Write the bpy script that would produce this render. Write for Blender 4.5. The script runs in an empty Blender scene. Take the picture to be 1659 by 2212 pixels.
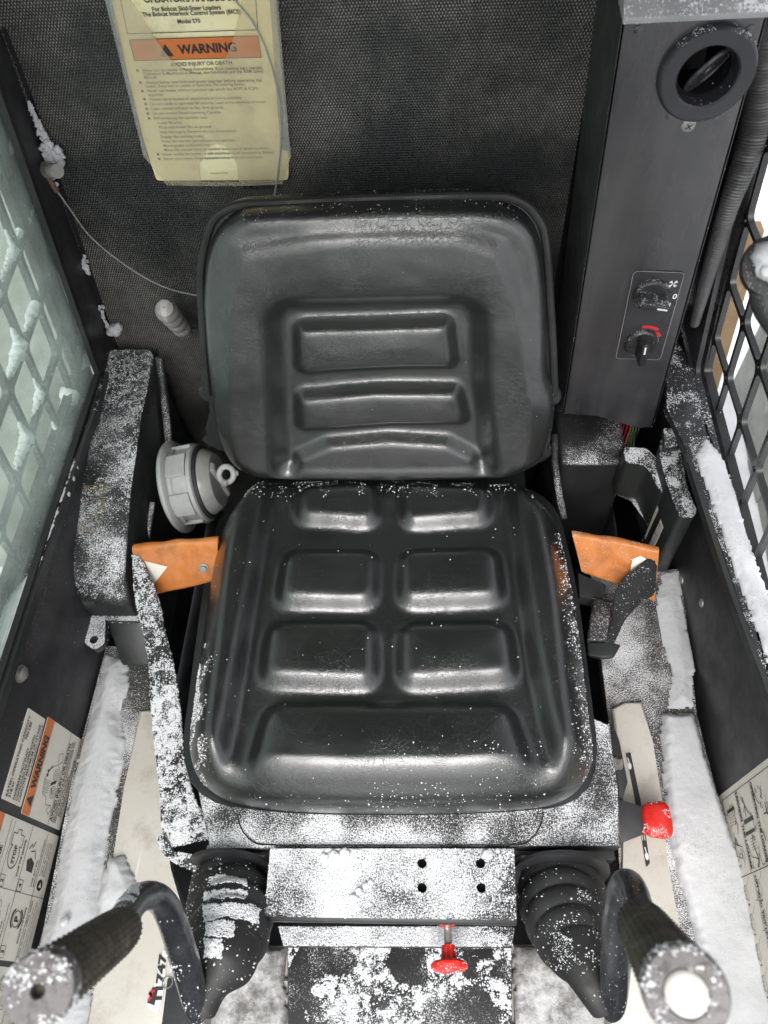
import bpy, bmesh, math, random
import numpy as np
from mathutils import Vector, Matrix, noise as mnoise
from mathutils.geometry import tessellate_polygon
from mathutils.bvhtree import BVHTree

random.seed(7); rng = np.random.default_rng(7)
scene = bpy.context.scene
col = scene.collection

# ------------------------------------------------------------------ camera
FPX = 1662.0                       # focal length in units of a 1659 x 2212 picture
PITCH = math.radians(56.8); YAW = math.atan(108/1662)
r0 = np.array([1, 0, 0.]); f0 = np.array([0, math.cos(PITCH), -math.sin(PITCH)]); UP = np.array([0, math.sin(PITCH), math.cos(PITCH)])
FW = math.cos(YAW)*f0 - math.sin(YAW)*r0; RT = math.cos(YAW)*r0 + math.sin(YAW)*f0
CAM = np.array([0.055, 0, 1.33])
cd = bpy.data.cameras.new("camera"); cam = bpy.data.objects.new("camera", cd); col.objects.link(cam)
cam.matrix_world = Matrix(((RT[0], UP[0], -FW[0], CAM[0]), (RT[1], UP[1], -FW[1], CAM[1]), (RT[2], UP[2], -FW[2], CAM[2]), (0, 0, 0, 1)))
cd.sensor_fit = 'VERTICAL'; cd.sensor_height = 36; cd.sensor_width = 27; cd.lens = FPX/2212*36
cd.clip_start = .01; cd.clip_end = 200
cd.dof.use_dof = True; cd.dof.focus_distance = 0.95; cd.dof.aperture_fstop = 8.5
scene.camera = cam

# ------------------------------------------------------------------ sky, sun, exposure
w = bpy.data.worlds.new("World"); scene.world = w; w.use_nodes = True
nt = w.node_tree; nt.nodes.clear()
sky = nt.nodes.new('ShaderNodeTexSky'); sky.sky_type = 'NISHITA'; sky.sun_disc = False
SUN_EL, SUN_ROT = math.radians(55), math.radians(184)
sky.sun_elevation = SUN_EL; sky.sun_rotation = SUN_ROT; sky.dust_density = 4; sky.air_density = 1.0; sky.ozone_density = 1
hs = nt.nodes.new('ShaderNodeHueSaturation'); hs.inputs['Saturation'].default_value = .18
bg = nt.nodes.new('ShaderNodeBackground'); bg.inputs['Strength'].default_value = .15
wo = nt.nodes.new('ShaderNodeOutputWorld')
nt.links.new(sky.outputs[0], hs.inputs['Color']); nt.links.new(hs.outputs[0], bg.inputs[0]); nt.links.new(bg.outputs[0], wo.inputs[0])
sd = bpy.data.lights.new("sun", 'SUN'); sd.energy = .5; sd.angle = math.radians(35); sd.color = (1, .97, .93)
sun = bpy.data.objects.new("sun", sd); col.objects.link(sun)
sdir = Vector((math.sin(SUN_ROT)*math.cos(SUN_EL), math.cos(SUN_ROT)*math.cos(SUN_EL), math.sin(SUN_EL)))
sun.rotation_euler = sdir.to_track_quat('Z', 'Y').to_euler()
scene.view_settings.view_transform = 'Standard'; scene.view_settings.look = 'None'
scene.view_settings.gamma = 1; scene.view_settings.exposure = 1.36
scene.view_settings.use_curve_mapping = False
scene.cycles.max_bounces = 8; scene.cycles.transparent_max_bounces = 12

# ------------------------------------------------------------------ planes and rays
def ray(x, y): return FW + (x-829.5)/FPX*RT - (y-1106)/FPX*UP
class Frame:
    """a real plane in the cab; local (a, b) metres along ux, uy"""
    def __init__(s, o, ux, uy):
        s.o = np.array(o, float); s.ux = np.array(ux, float); s.ux /= np.linalg.norm(s.ux)
        uy = np.array(uy, float); uy = uy - s.ux*(uy@s.ux); s.uy = uy/np.linalg.norm(uy); s.n = np.cross(s.ux, s.uy)
    def at(s, x, y):
        d = ray(x, y); p = CAM + d*((s.o-CAM)@s.n)/(d@s.n) - s.o
        return (p@s.ux, p@s.uy)
    def ats(s, pts): return [s.at(*p) for p in pts]
    def w(s, a, b, h=0): return s.o + s.ux*a + s.uy*b + s.n*h
    def up(s, h): return Frame(s.o+s.n*h, s.ux, s.uy)
def FZ(z): return Frame((0, 0, z), (1, 0, 0), (0, 1, 0))
def FY(y): return Frame((0, y, 0), (1, 0, 0), (0, 0, 1))         # faces the camera side (-y)
def PZ(x, y, z): d = ray(x, y); return CAM + d*(z-CAM[2])/d[2]
def PY(x, y, v): d = ray(x, y); return CAM + d*(v-CAM[1])/d[1]
def PX(x, y, v): d = ray(x, y); return CAM + d*(v-CAM[0])/d[0]
def V(p): return Vector((float(p[0]), float(p[1]), float(p[2])))

# ------------------------------------------------------------------ materials
MATS = {}
class N:
    def __init__(s, name):
        s.m = bpy.data.materials.new(name); s.m.use_nodes = True; s.t = s.m.node_tree
        s.b = s.t.nodes['Principled BSDF']; s.out = s.t.nodes['Material Output']
        s.tc = s.t.nodes.new('ShaderNodeTexCoord').outputs['Object']
    def n(s, typ, **kw):
        nd = s.t.nodes.new(typ)
        for k, v in kw.items(): setattr(nd, k, v)
        return nd
    def l(s, a, b): s.t.links.new(a, b)
    def noise(s, scale, detail=3, rough=.6, vec=None, stretch=None):
        nd = s.n('ShaderNodeTexNoise'); nd.inputs['Scale'].default_value = scale
        nd.inputs['Detail'].default_value = detail; nd.inputs['Roughness'].default_value = rough
        v = vec or s.tc
        if stretch:
            mp = s.n('ShaderNodeMapping'); mp.inputs['Scale'].default_value = stretch; s.l(v, mp.inputs[0]); v = mp.outputs[0]
        s.l(v, nd.inputs['Vector']); return nd.outputs[0]
    def ramp(s, src, a, b, lo=0., hi=1.):
        nd = s.n('ShaderNodeMapRange'); nd.interpolation_type = 'SMOOTHSTEP'
        nd.inputs[1].default_value = a; nd.inputs[2].default_value = b; nd.inputs[3].default_value = lo; nd.inputs[4].default_value = hi
        s.l(src, nd.inputs[0]); return nd.outputs[0]
    def math(s, op, a, b=None):
        nd = s.n('ShaderNodeMath', operation=op)
        for i, q in enumerate((a, b)):
            if q is None: continue
            if isinstance(q, (int, float)): nd.inputs[i].default_value = q
            else: s.l(q, nd.inputs[i])
        return nd.outputs[0]
    def mix(s, fac, a, b):
        nd = s.n('ShaderNodeMix', data_type='RGBA')
        if isinstance(fac, (int, float)): nd.inputs[0].default_value = fac
        else: s.l(fac, nd.inputs[0])
        for i, q in ((6, a), (7, b)):
            if isinstance(q, tuple): nd.inputs[i].default_value = (*q, 1)
            else: s.l(q, nd.inputs[i])
        return nd.outputs[2]
    def bump(s, h, strength=.5, dist=.001, prev=None):
        nd = s.n('ShaderNodeBump'); nd.inputs['Strength'].default_value = strength; nd.inputs['Distance'].default_value = dist
        s.l(h, nd.inputs['Height'])
        if prev is not None: s.l(prev, nd.inputs['Normal'])
        return nd.outputs[0]

SNOW = (.86, .87, .89)
def plastic(name, c, c2=None, rough=.5, metal=0, bump=.3, bscale=300, frost=0., fscale=380, dirt=None, dirtamt=.5, dscale=14, spec=.5, coat=0):
    """painted steel / plastic: two close tones, fine grain, optional dirt and a dusting of snow grains lying on it"""
    if name in MATS: return MATS[name]
    k = N(name); c2 = c2 or tuple(x*1.5 for x in c)
    base = k.mix(k.ramp(k.noise(9, 5), .35, .7), c, c2)
    if dirt: base = k.mix(k.math('MULTIPLY', k.ramp(k.noise(dscale, 6, .7), .45, .75), dirtamt), base, dirt)
    rg = k.ramp(k.noise(22, 5, .7), .3, .75, max(.05, rough-.12), min(1, rough+.15))
    nrm = k.bump(k.noise(bscale, 3), bump, .0006)
    # scuffs: thin stretched scratches
    sc = k.ramp(k.noise(60, 2, .5, stretch=(1, .12, .3)), .68, .74, 0, .25)
    base = k.mix(sc, base, tuple(min(1, x*2.2+.02) for x in c2))
    if name == 'black_satin_steel':
        base = k.mix(k.ramp(k.noise(7, 4, .6, stretch=(5, 5, .55)), .42, .68, 0, .6), base, (.050, .047, .050))
        base = k.mix(k.ramp(k.noise(24, 3, .6, stretch=(1, 1, .12)), .66, .72, 0, .5), base, (.10, .10, .105))
        rg = k.ramp(k.noise(6, 4, .6, stretch=(4, 4, .6)), .3, .7, .26, .46)
    if frost:
        g = k.noise(fscale, 2, .7); big = k.ramp(k.noise(11, 4, .6), .3, .72, -.14, .14)
        f = k.math('MULTIPLY', k.ramp(k.math('ADD', g, big), .60-.3*frost, .80-.3*frost), .92)
        up = k.n('ShaderNodeNewGeometry'); sp = k.n('ShaderNodeSeparateXYZ'); k.l(up.outputs['Normal'], sp.inputs[0])
        f = k.math('MULTIPLY', f, k.ramp(sp.outputs[2], .1, .6))
        base = k.mix(f, base, SNOW); rg = k.math('MAXIMUM', rg, k.math('MULTIPLY', f, .8))
        nrm = k.bump(f, .35, .0008, nrm)
    k.l(base, k.b.inputs['Base Color']); k.l(rg, k.b.inputs['Roughness']); k.l(nrm, k.b.inputs['Normal'])
    k.b.inputs['Metallic'].default_value = metal; k.b.inputs['Specular IOR Level'].default_value = spec
    k.b.inputs['Coat Weight'].default_value = coat; k.b.inputs['Coat Roughness'].default_value = .15
    MATS[name] = k.m; return k.m

def flat(name, c, rough=.6, worn=0., spec=.4):
    """printed ink or decal film, lightly soiled"""
    if name in MATS: return MATS[name]
    k = N(name)
    d = tuple(x*.72 for x in c)
    base = k.mix(k.ramp(k.noise(35, 6, .7), .5, .8, 0, .8), c, d)
    if worn: base = k.mix(k.ramp(k.noise(260, 3), .62, .66, 0, worn), base, (.45, .4, .3))
    k.l(base, k.b.inputs['Base Color']); k.b.inputs['Roughness'].default_value = rough
    k.b.inputs['Specular IOR Level'].default_value = spec
    MATS[name] = k.m; return k.m

def leather():
    k = N('black_vinyl')
    vo = k.n('ShaderNodeTexVoronoi', feature='DISTANCE_TO_EDGE'); vo.inputs['Scale'].default_value = 210; vo.inputs['Randomness'].default_value = 1
    dn = k.n('ShaderNodeTexNoise'); dn.inputs['Scale'].default_value = 60; dn.inputs['Detail'].default_value = 4; k.l(k.tc, dn.inputs['Vector'])
    mx = k.n('ShaderNodeMixRGB'); mx.blend_type = 'LINEAR_LIGHT'; mx.inputs[0].default_value = .02; k.l(k.tc, mx.inputs[1]); k.l(dn.outputs['Color'], mx.inputs[2])
    k.l(mx.outputs[0], vo.inputs['Vector'])
    cells = k.ramp(vo.outputs['Distance'], 0, .12)
    vo2 = k.n('ShaderNodeTexVoronoi', feature='DISTANCE_TO_EDGE'); vo2.inputs['Scale'].default_value = 75
    mp = k.n('ShaderNodeMapping'); mp.inputs['Scale'].default_value = (1, 1.7, 1.7); k.l(mx.outputs[0], mp.inputs[0]); k.l(mp.outputs[0], vo2.inputs['Vector'])
    mask = k.ramp(k.noise(11, 4), .36, .56)
    cr = k.ramp(vo2.outputs['Distance'], 0, .05, 1, 0)
    creases = k.math('MULTIPLY', cr, mask)
    nrm = k.bump(cells, .15, .0004)
    nrm = k.bump(k.math('SUBTRACT', 1, creases), .26, .0007, nrm)
    nrm = k.bump(k.noise(38, 3), .10, .002, nrm)
    base = k.mix(k.ramp(k.noise(7, 5), .35, .7), (.0065, .0078, .0075), (.011, .0125, .012))
    base = k.mix(k.math('MULTIPLY', k.ramp(k.noise(800, 2), .72, .76), .25), base, (.3, .3, .3))
    base = k.mix(k.math('MULTIPLY', k.ramp(k.noise(15, 6, .7), .52, .8), .3), base, (.045, .046, .043))
    rg = k.ramp(k.noise(9, 6, .7), .3, .7, .34, .44)
    k.l(base, k.b.inputs['Base Color']); k.l(rg, k.b.inputs['Roughness']); k.l(nrm, k.b.inputs['Normal'])
    k.b.inputs['Specular IOR Level'].default_value = .8
    k.b.inputs['Coat Weight'].default_value = .75; k.b.inputs['Coat Roughness'].default_value = .18; k.b.inputs['Coat IOR'].default_value = 1.6
    k.l(nrm, k.b.inputs['Coat Normal'])
    return k.m

def weave():
    """moulded acoustic sheet: staggered woven relief, dust on the crests"""
    k = N('woven_black_sheet')
    sp = k.n('ShaderNodeSeparateXYZ'); k.l(k.tc, sp.inputs[0])
    nz = k.noise(28, 3)
    wob = k.math('MULTIPLY', k.math('SUBTRACT', nz, .5), 3.0)
    P = 2*math.pi/.0035
    sx = k.math('SINE', k.math('ADD', k.math('MULTIPLY', sp.outputs[0], P), wob))
    zz = k.math('MULTIPLY', sp.outputs[2], 2*math.pi/.0064)
    sgn = k.math('SIGN', k.math('SINE', zz))
    row = k.math('ABSOLUTE', k.math('SINE', k.math('ADD', zz, wob)))
    h = k.math('ADD', k.math('MULTIPLY', k.math('MULTIPLY', sx, sgn), .5), k.math('MULTIPLY', row, .7))
    h2 = k.math('ADD', h, k.math('MULTIPLY', k.noise(700, 2), 1.0))
    crest = k.ramp(k.math('ADD', h2, k.math('MULTIPLY', k.noise(90, 4, .7), .9)), 1.3, 2.0)
    patch = k.ramp(k.noise(4.5, 6, .65), .36, .66, .05, 1)
    base = k.mix(k.ramp(k.noise(5, 4), .3, .7), (.015, .0165, .018), (.027, .029, .031))
    base = k.mix(k.math('MULTIPLY', patch, .22), base, (.115, .108, .095))
    base = k.mix(k.math('MULTIPLY', crest, k.math('MULTIPLY', patch, .9)), base, (.38, .36, .32))
    # pale rubbed patches
    base = k.mix(k.ramp(k.noise(8, 6, .75), .62, .78, 0, .3), base, (.2, .16, .12))
    k.l(base, k.b.inputs['Base Color']); k.b.inputs['Roughness'].default_value = .5
    k.l(k.bump(h, .8, .0012), k.b.inputs['Normal'])
    return k.m

def snowmat():
    k = N('snow')
    k.b.inputs['Roughness'].default_value = .75; k.b.inputs['Specular IOR Level'].default_value = .25
    g = k.noise(420, 3, .75)
    base = k.mix(k.ramp(k.noise(14, 4), .3, .7), (.60, .61, .63), (.71, .715, .73))
    base = k.mix(k.ramp(k.math('ADD', k.noise(520, 2), k.ramp(k.noise(20, 4), .4, .7, -.06, .08)), .60, .72, 0, .5), base, (.36, .365, .37))
    base = k.mix(k.ramp(k.noise(300, 2), .74, .76, 0, .8), base, (.16, .14, .12))
    k.l(base, k.b.inputs['Base Color'])
    k.l(k.bump(g, .45, .0010, k.bump(k.noise(45, 4), .25, .004)), k.b.inputs['Normal'])
    return k.m
def dirtysnow():
    k = N('dirty_snow'); k.b.inputs['Roughness'].default_value = .8
    base = k.mix(k.ramp(k.noise(24, 6, .7), .38, .62), (.20, .195, .185), (.66, .66, .66))
    k.l(base, k.b.inputs['Base Color']); k.l(k.bump(k.noise(120, 5, .7), .7, .004), k.b.inputs['Normal']); return k.m
def grainmat():
    k = N('snow_grain'); k.b.inputs['Base Color'].default_value = (.78, .79, .81, 1); k.b.inputs['Roughness'].default_value = .8; k.b.inputs['Specular IOR Level'].default_value = .2
    return k.m
def glassmat():
    k = N('frosted_green_glass')
    tr = k.n('ShaderNodeBsdfTransparent'); tr.inputs[0].default_value = (.92, .975, .94, 1)
    df = k.n('ShaderNodeBsdfTranslucent'); df.inputs[0].default_value = (.80, .90, .84, 1)
    d2 = k.n('ShaderNodeBsdfDiffuse'); d2.inputs[0].default_value = (.66, .76, .71, 1)
    ms0 = k.n('ShaderNodeMixShader'); ms0.inputs[0].default_value = .45; k.l(df.outputs[0], ms0.inputs[1]); k.l(d2.outputs[0], ms0.inputs[2])
    hz = k.ramp(k.noise(9, 6, .7), .3, .75, .14, .30)
    fr = k.ramp(k.noise(300, 3, .7), .66, .7, 0, .4)
    f = k.math('ADD', hz, k.math('MULTIPLY', fr, k.ramp(k.noise(8, 4), .4, .65)))
    ms = k.n('ShaderNodeMixShader'); k.l(f, ms.inputs[0]); k.l(tr.outputs[0], ms.inputs[1]); k.l(ms0.outputs[0], ms.inputs[2])
    gl = k.n('ShaderNodeBsdfGlossy'); gl.inputs['Roughness'].default_value = .12
    fz = k.n('ShaderNodeFresnel'); fz.inputs[0].default_value = 1.12
    m2 = k.n('ShaderNodeMixShader'); k.l(k.math('MULTIPLY', fz.outputs[0], .25), m2.inputs[0]); k.l(ms.outputs[0], m2.inputs[1]); k.l(gl.outputs[0], m2.inputs[2])
    k.l(m2.outputs[0], k.out.inputs[0]); return k.m
def filmmat(name, c, lo, hi, rough=.3):
    k = N(name)
    tr = k.n('ShaderNodeBsdfTransparent')
    k.b.inputs['Roughness'].default_value = rough
    k.l(k.mix(k.ramp(k.noise(30, 6, .7), .45, .8), c, tuple(x*.7 for x in c)), k.b.inputs['Base Color'])
    k.l(k.bump(k.noise(40, 4), .4, .002), k.b.inputs['Normal'])
    ms = k.n('ShaderNodeMixShader'); k.l(k.ramp(k.noise(9, 3, .5), .3, .75, lo, hi), ms.inputs[0]); k.l(tr.outputs[0], ms.inputs[1]); k.l(k.b.outputs[0], ms.inputs[2])
    k.l(ms.outputs[0], k.out.inputs[0]); return k.m

M = dict(
 vinyl=leather(), weave=weave(), snow=snowmat(), dirtysnow=dirtysnow(), grain=grainmat(), glass=glassmat(),
 shell=plastic('black_shell', (.012, .013, .014), rough=.42, bump=.25),
 black=plastic('black_paint', (.020, .020, .022), (.036, .037, .04), rough=.4, bump=.3, dirt=(.07, .065, .06), dirtamt=.35),
 wallblk=plastic('black_wall_paint', (.024, .024, .026), (.042, .042, .046), rough=.5, bump=.25, frost=.02, fscale=330, dirt=(.09, .09, .095), dirtamt=.55, dscale=8),
 column=plastic('black_satin_steel', (.013, .013, .015), (.022, .022, .025), rough=.36, bump=.15, bscale=220, dirt=(.07, .069, .073), dirtamt=.35, dscale=4, spec=1.0, coat=.5),
 dark=plastic('dark_void_paint', (.006, .006, .007), (.01, .01, .01), rough=.7),
 foam=plastic('dark_foam_edge', (.022, .026, .025), (.035, .04, .038), rough=.8, dirt=(.12, .11, .09), dirtamt=.4, dscale=30),
 housing=plastic('frosted_moulded_plastic', (.018, .020, .019), (.030, .033, .032), rough=.45, frost=.34, fscale=600, dirt=(.06, .058, .05), dirtamt=.35),
 strapsnow=plastic('frosted_webbing', (.016, .016, .017), (.026, .026, .028), rough=.85, bump=.8, bscale=900, frost=.22, fscale=600),
 box=plastic('moulded_black_plastic', (.020, .023, .023), (.034, .037, .036), rough=.42, bump=.4, bscale=350, dirt=(.06, .058, .05), dirtamt=.35),
 frost=plastic('frosted_black_steel', (.015, .015, .016), (.03, .03, .03), rough=.5, frost=.58, fscale=650),
 frostlo=plastic('dusted_black_steel', (.015, .015, .016), (.03, .03, .03), rough=.5, frost=.2, fscale=650),
 frosthi=plastic('snowy_dull_steel', (.04, .04, .04), (.06, .06, .06), rough=.6, frost=.75, fscale=650),
 ledge=plastic('dusted_ledge_paint', (.03, .029, .028), (.05, .05, .048), rough=.7, frost=.5, fscale=650, dirt=(.12, .07, .04), dirtamt=.5, dscale=20),
 rubber=plastic('black_rubber', (.013, .013, .013), (.022, .022, .022), rough=.62, bump=.4, dirt=(.06, .06, .06), dirtamt=.4),
 tube=plastic('black_gloss_tube', (.018, .020, .023), (.03, .032, .036), rough=.3, bump=.08, spec=.7, coat=.25, dirt=(.08, .08, .08), dirtamt=.4, dscale=40),
 strap=plastic('black_webbing', (.012, .012, .013), (.02, .02, .022), rough=.85, bump=.8, bscale=900),
 cream=plastic('cream_chassis_paint', (.58, .55, .49), (.68, .65, .61), rough=.42, bump=.2, dirt=(.34, .28, .21), dirtamt=.7, dscale=18),
 orange=plastic('orange_plastic', (.52, .165, .03), (.60, .215, .05), rough=.45, bump=.45, bscale=130, dirt=(.20, .09, .04), dirtamt=.75, dscale=35),
 grey=plastic('grey_plastic', (.33, .335, .33), (.42, .425, .42), rough=.45, bump=.3, dirt=(.14, .13, .11), dirtamt=.45, dscale=30),
 knobgrey=plastic('pale_grey_knob', (.34, .32, .31), (.40, .38, .37), rough=.5, bump=.2, dirt=(.2, .19, .17), dirtamt=.5, dscale=60),
 red=plastic('red_plastic', (.62, .018, .014), (.70, .03, .02), rough=.3, bump=.15, spec=.6),
 steel=plastic('zinc_bolt', (.30, .29, .27), (.42, .41, .38), rough=.45, metal=.5, bump=.4, dirt=(.12, .1, .08), dirtamt=.5, dscale=60),
 grip=plastic('worn_rubber_grip', (.040, .035, .025), (.085, .075, .052), rough=.8, bump=.8, bscale=420, dirt=(.18, .16, .11), dirtamt=.8, dscale=70),
 cap=plastic('scuffed_grip_end', (.13, .12, .12), (.26, .25, .25), rough=.7, bump=.6, dirt=(.03, .028, .026), dirtamt=1.0, dscale=170),
 page=plastic('yellowed_paper', (.93, .84, .47), (.96, .90, .58), rough=.6, bump=.1, dirt=(.5, .42, .24), dirtamt=.55, dscale=22),
 decal=flat('cream_decal_film', (.76, .73, .64), .4, .1), decalor=flat('orange_decal_ink', (.70, .20, .05), .4, .1),
 ink=flat('dark_ink', (.035, .033, .032), .5), grey_ink=flat('grey_ink', (.09, .085, .07), .5), redink=flat('red_ink', (.55, .03, .04), .5),
 white=flat('white_ink', (.75, .75, .74), .5),
 wire=plastic('grey_steel_cable', (.30, .31, .27), (.36, .37, .33), rough=.45, metal=.2),
 wood=plastic('tan_weathered_board', (.21, .14, .075), (.27, .185, .105), rough=.8, bump=.4, dirt=(.15, .11, .07), dirtamt=.5),
 siding=plastic('grey_green_board', (.20, .21, .185), (.28, .285, .26), rough=.8, dirt=(.13, .13, .11), dirtamt=.5, dscale=5),
 film=filmmat('cloudy_plastic_film', (.74, .66, .46), .16, .32), clearlens=filmmat('cloudy_lens', (.36, .36, .34), .6, .85, .25),
 filmedge=filmmat('clear_sleeve_edge', (.42, .44, .43), .25, .5, .2),
)

# ------------------------------------------------------------------ object helpers
def tag(o, label=None, cat=None, group=None, kind=None):
    if label: o['label'] = label
    if cat: o['category'] = cat
    if group: o['group'] = group
    if kind: o['kind'] = kind
    return o
def thing(name, loc, label, cat, group=None):
    o = bpy.data.objects.new(name, None); col.objects.link(o); o.location = V(loc); o.empty_display_size = .02
    return tag(o, label, cat, group)
def bmobj(name, bm, mat, parent=None, smooth=True, angle=35):
    bmesh.ops.recalc_face_normals(bm, faces=bm.faces)
    me = bpy.data.meshes.new(name); bm.to_mesh(me); bm.free()
    return meobj(name, me, mat, parent, smooth, angle)
def meobj(name, me, mat, parent=None, smooth=True, angle=35):
    if smooth:
        me.polygons.foreach_set('use_smooth', [True]*len(me.polygons))
        me.set_sharp_from_angle(angle=math.radians(angle))
    me.materials.append(mat)
    o = bpy.data.objects.new(name, me); col.objects.link(o)
    if parent is not None:
        o.parent = parent
        loc = Vector((0, 0, 0)); q = parent
        while q is not None: 
            loc += q.location if q.type == 'EMPTY' else Vector((0, 0, 0)); q = q.parent
        if parent.type == 'EMPTY': o.matrix_parent_inverse = Matrix.Translation(-loc)
    return o
def BM(): return bmesh.new()

def round_poly(pts, r, seg=5):
    out = []; n = len(pts); rr = r if hasattr(r, '__len__') else [r]*n
    for i in range(n):
        p = Vector(pts[i][:2]); a = Vector(pts[i-1][:2]); b = Vector(pts[(i+1) % n][:2])
        da, db = (a-p), (b-p); la, lb = da.length, db.length
        if rr[i] <= 0 or la < 1e-6 or lb < 1e-6: out.append((p.x, p.y)); continue
        ang = da.angle(db); t = min(rr[i]/max(math.tan(ang/2), .05), la*.48, lb*.48)
        p0, p1 = p+da/la*t, p+db/lb*t
        for k in range(seg+1):
            s = k/seg; q = p0*(1-s)**2 + p*2*s*(1-s) + p1*s*s; out.append((q.x, q.y))
    return out
def smooth_closed(pts, n):
    """closed Catmull-Rom, resampled evenly to n points"""
    P = np.array(pts, float); m = len(P); S = []
    for i in range(m):
        a, b, c, d = P[i-1], P[i], P[(i+1) % m], P[(i+2) % m]
        for k in range(24):
            t = k/24; S.append(.5*((2*b)+(c-a)*t+(2*a-5*b+4*c-d)*t*t+(3*b-a-3*c+d)*t**3))
    S = np.array(S); L = np.r_[0, np.cumsum(np.linalg.norm(np.diff(np.vstack([S, S[:1]]), axis=0), axis=1))]
    S = np.vstack([S, S[:1]]); u = np.linspace(0, L[-1], n, endpoint=False)
    return np.stack([np.interp(u, L, S[:, j]) for j in range(S.shape[1])], 1)
def smooth_open(pts, n):
    P = np.array(pts, float); m = len(P); S = []
    for i in range(m-1):
        a = P[i-1] if i > 0 else 2*P[0]-P[1]; b = P[i]; c = P[i+1]; d = P[i+2] if i+2 < m else 2*P[-1]-P[-2]
        for k in range(20):
            t = k/20; S.append(.5*((2*b)+(c-a)*t+(2*a-5*b+4*c-d)*t*t+(3*b-a-3*c+d)*t**3))
    S.append(P[-1]); S = np.array(S); L = np.r_[0, np.cumsum(np.linalg.norm(np.diff(S[:, :3], axis=0), axis=1))]
    u = np.linspace(0, L[-1], n)
    return np.stack([np.interp(u, L, S[:, j]) for j in range(S.shape[1])], 1)

def slab(bm, fr, outer, t, holes=(), bevel=0., seg=2):
    """flat plate: front face on the plane, thickness t behind it"""
    loops = [list(outer)]+[list(h) for h in holes]
    if not holes:
        top = [bm.verts.new(V(fr.w(a, b))) for a, b in outer]; bot = [bm.verts.new(V(fr.w(a, b, -t))) for a, b in outer]
        n = len(top); ft = bm.faces.new(top); bm.faces.new(bot[::-1])
        for i in range(n): bm.faces.new((top[i], bot[i], bot[(i+1) % n], top[(i+1) % n]))
        if bevel: bmesh.ops.bevel(bm, geom=list(ft.edges), offset=bevel, segments=seg, profile=.5, affect='EDGES', clamp_overlap=True)
        return
    tv, bv = [], []
    for lp in loops:
        tv.append([bm.verts.new(V(fr.w(a, b))) for a, b in lp]); bv.append([bm.verts.new(V(fr.w(a, b, -t))) for a, b in lp])
    tris = tessellate_polygon([[Vector((a, b, 0)) for a, b in lp] for lp in loops])
    ft = [v for l in tv for v in l]; fb = [v for l in bv for v in l]
    for a, b, c in tris:
        try: bm.faces.new((ft[a], ft[b], ft[c])); bm.faces.new((fb[c], fb[b], fb[a]))
        except ValueError: pass
    for T, B in zip(tv, bv):
        n = len(T)
        for i in range(n): bm.faces.new((T[i], B[i], B[(i+1) % n], T[(i+1) % n]))
def box(bm, x0, x1, y0, y1, z0, z1, bev=.003, seg=2):
    vs = [bm.verts.new((x, y, z)) for z in (z0, z1) for x, y in ((x0, y0), (x1, y0), (x1, y1), (x0, y1))]
    fs = [bm.faces.new([vs[i] for i in q]) for q in ((3, 2, 1, 0), (4, 5, 6, 7), (0, 1, 5, 4), (1, 2, 6, 5), (2, 3, 7, 6), (3, 0, 4, 7))]
    if bev:
        es = {e for f in fs for e in f.edges}
        bmesh.ops.bevel(bm, geom=list(es), offset=bev, segments=seg, profile=.5, affect='EDGES')
def prism(bm, top, bottom, bev=.004, seg=2):
    """top and bottom: matching lists of 3D points"""
    T = [bm.verts.new(V(p)) for p in top]; B = [bm.verts.new(V(p)) for p in bottom]; n = len(T)
    fs = [bm.faces.new(T), bm.faces.new(B[::-1])]+[bm.faces.new((T[i], B[i], B[(i+1) % n], T[(i+1) % n])) for i in range(n)]
    if bev:
        es = {e for f in fs for e in f.edges}
        bmesh.ops.bevel(bm, geom=list(es), offset=bev, segments=seg, profile=.5, affect='EDGES')
def axisframe(d):
    d = V(d).normalized(); a = Vector((0, 0, 1)) if abs(d.z) < .9 else Vector((1, 0, 0))
    u = d.cross(a).normalized(); return d, u, d.cross(u)
def tube(bm, pts, rad, seg=16, n=40, cap=True, prof=None):
    """pts list of 3D, rad scalar or list; prof(i/n) multiplies the radius"""
    R = rad if hasattr(rad, '__len__') else [rad]*len(pts)
    S = smooth_open([(*p[:3], r) for p, r in zip(pts, R)], n)
    P = [Vector(s[:3]) for s in S]; rings = []
    d, u, v = axisframe(P[1]-P[0])
    for i in range(n):
        t = (P[min(i+1, n-1)]-P[max(i-1, 0)]).normalized()
        u = (u - t*u.dot(t)).normalized(); v = t.cross(u); r = S[i][3]*(prof(i/(n-1)) if prof else 1)
        rings.append([bm.verts.new(P[i]+(u*math.cos(a)+v*math.sin(a))*r) for a in [2*math.pi*k/seg for k in range(seg)]])
    for a, b in zip(rings, rings[1:]):
        for k in range(seg): bm.faces.new((a[k], a[(k+1) % seg], b[(k+1) % seg], b[k]))
    if cap: bm.faces.new(rings[0][::-1]); bm.faces.new(rings[-1])
def lathe(bm, o, axis, prof, seg=40, lo=0, hi=2*math.pi):
    """prof list of (radius, height along axis)"""
    d, u, v = axisframe(axis); o = V(o); rings = []
    for r, h in prof:
        if r < 1e-6: rings.append([bm.verts.new(o+d*h)])
        else: rings.append([bm.verts.new(o+d*h+(u*math.cos(a)+v*math.sin(a))*r) for a in [2*math.pi*k/seg for k in range(seg)]])
    for a, b in zip(rings, rings[1:]):
        if len(a) == 1 and len(b) == 1: continue
        for k in range(seg):
            k2 = (k+1) % seg
            if len(a) == 1: bm.faces.new((a[0], b[k2], b[k]))
            elif len(b) == 1: bm.faces.new((a[k], a[k2], b[0]))
            else: bm.faces.new((a[k], a[k2], b[k2], b[k]))
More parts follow.
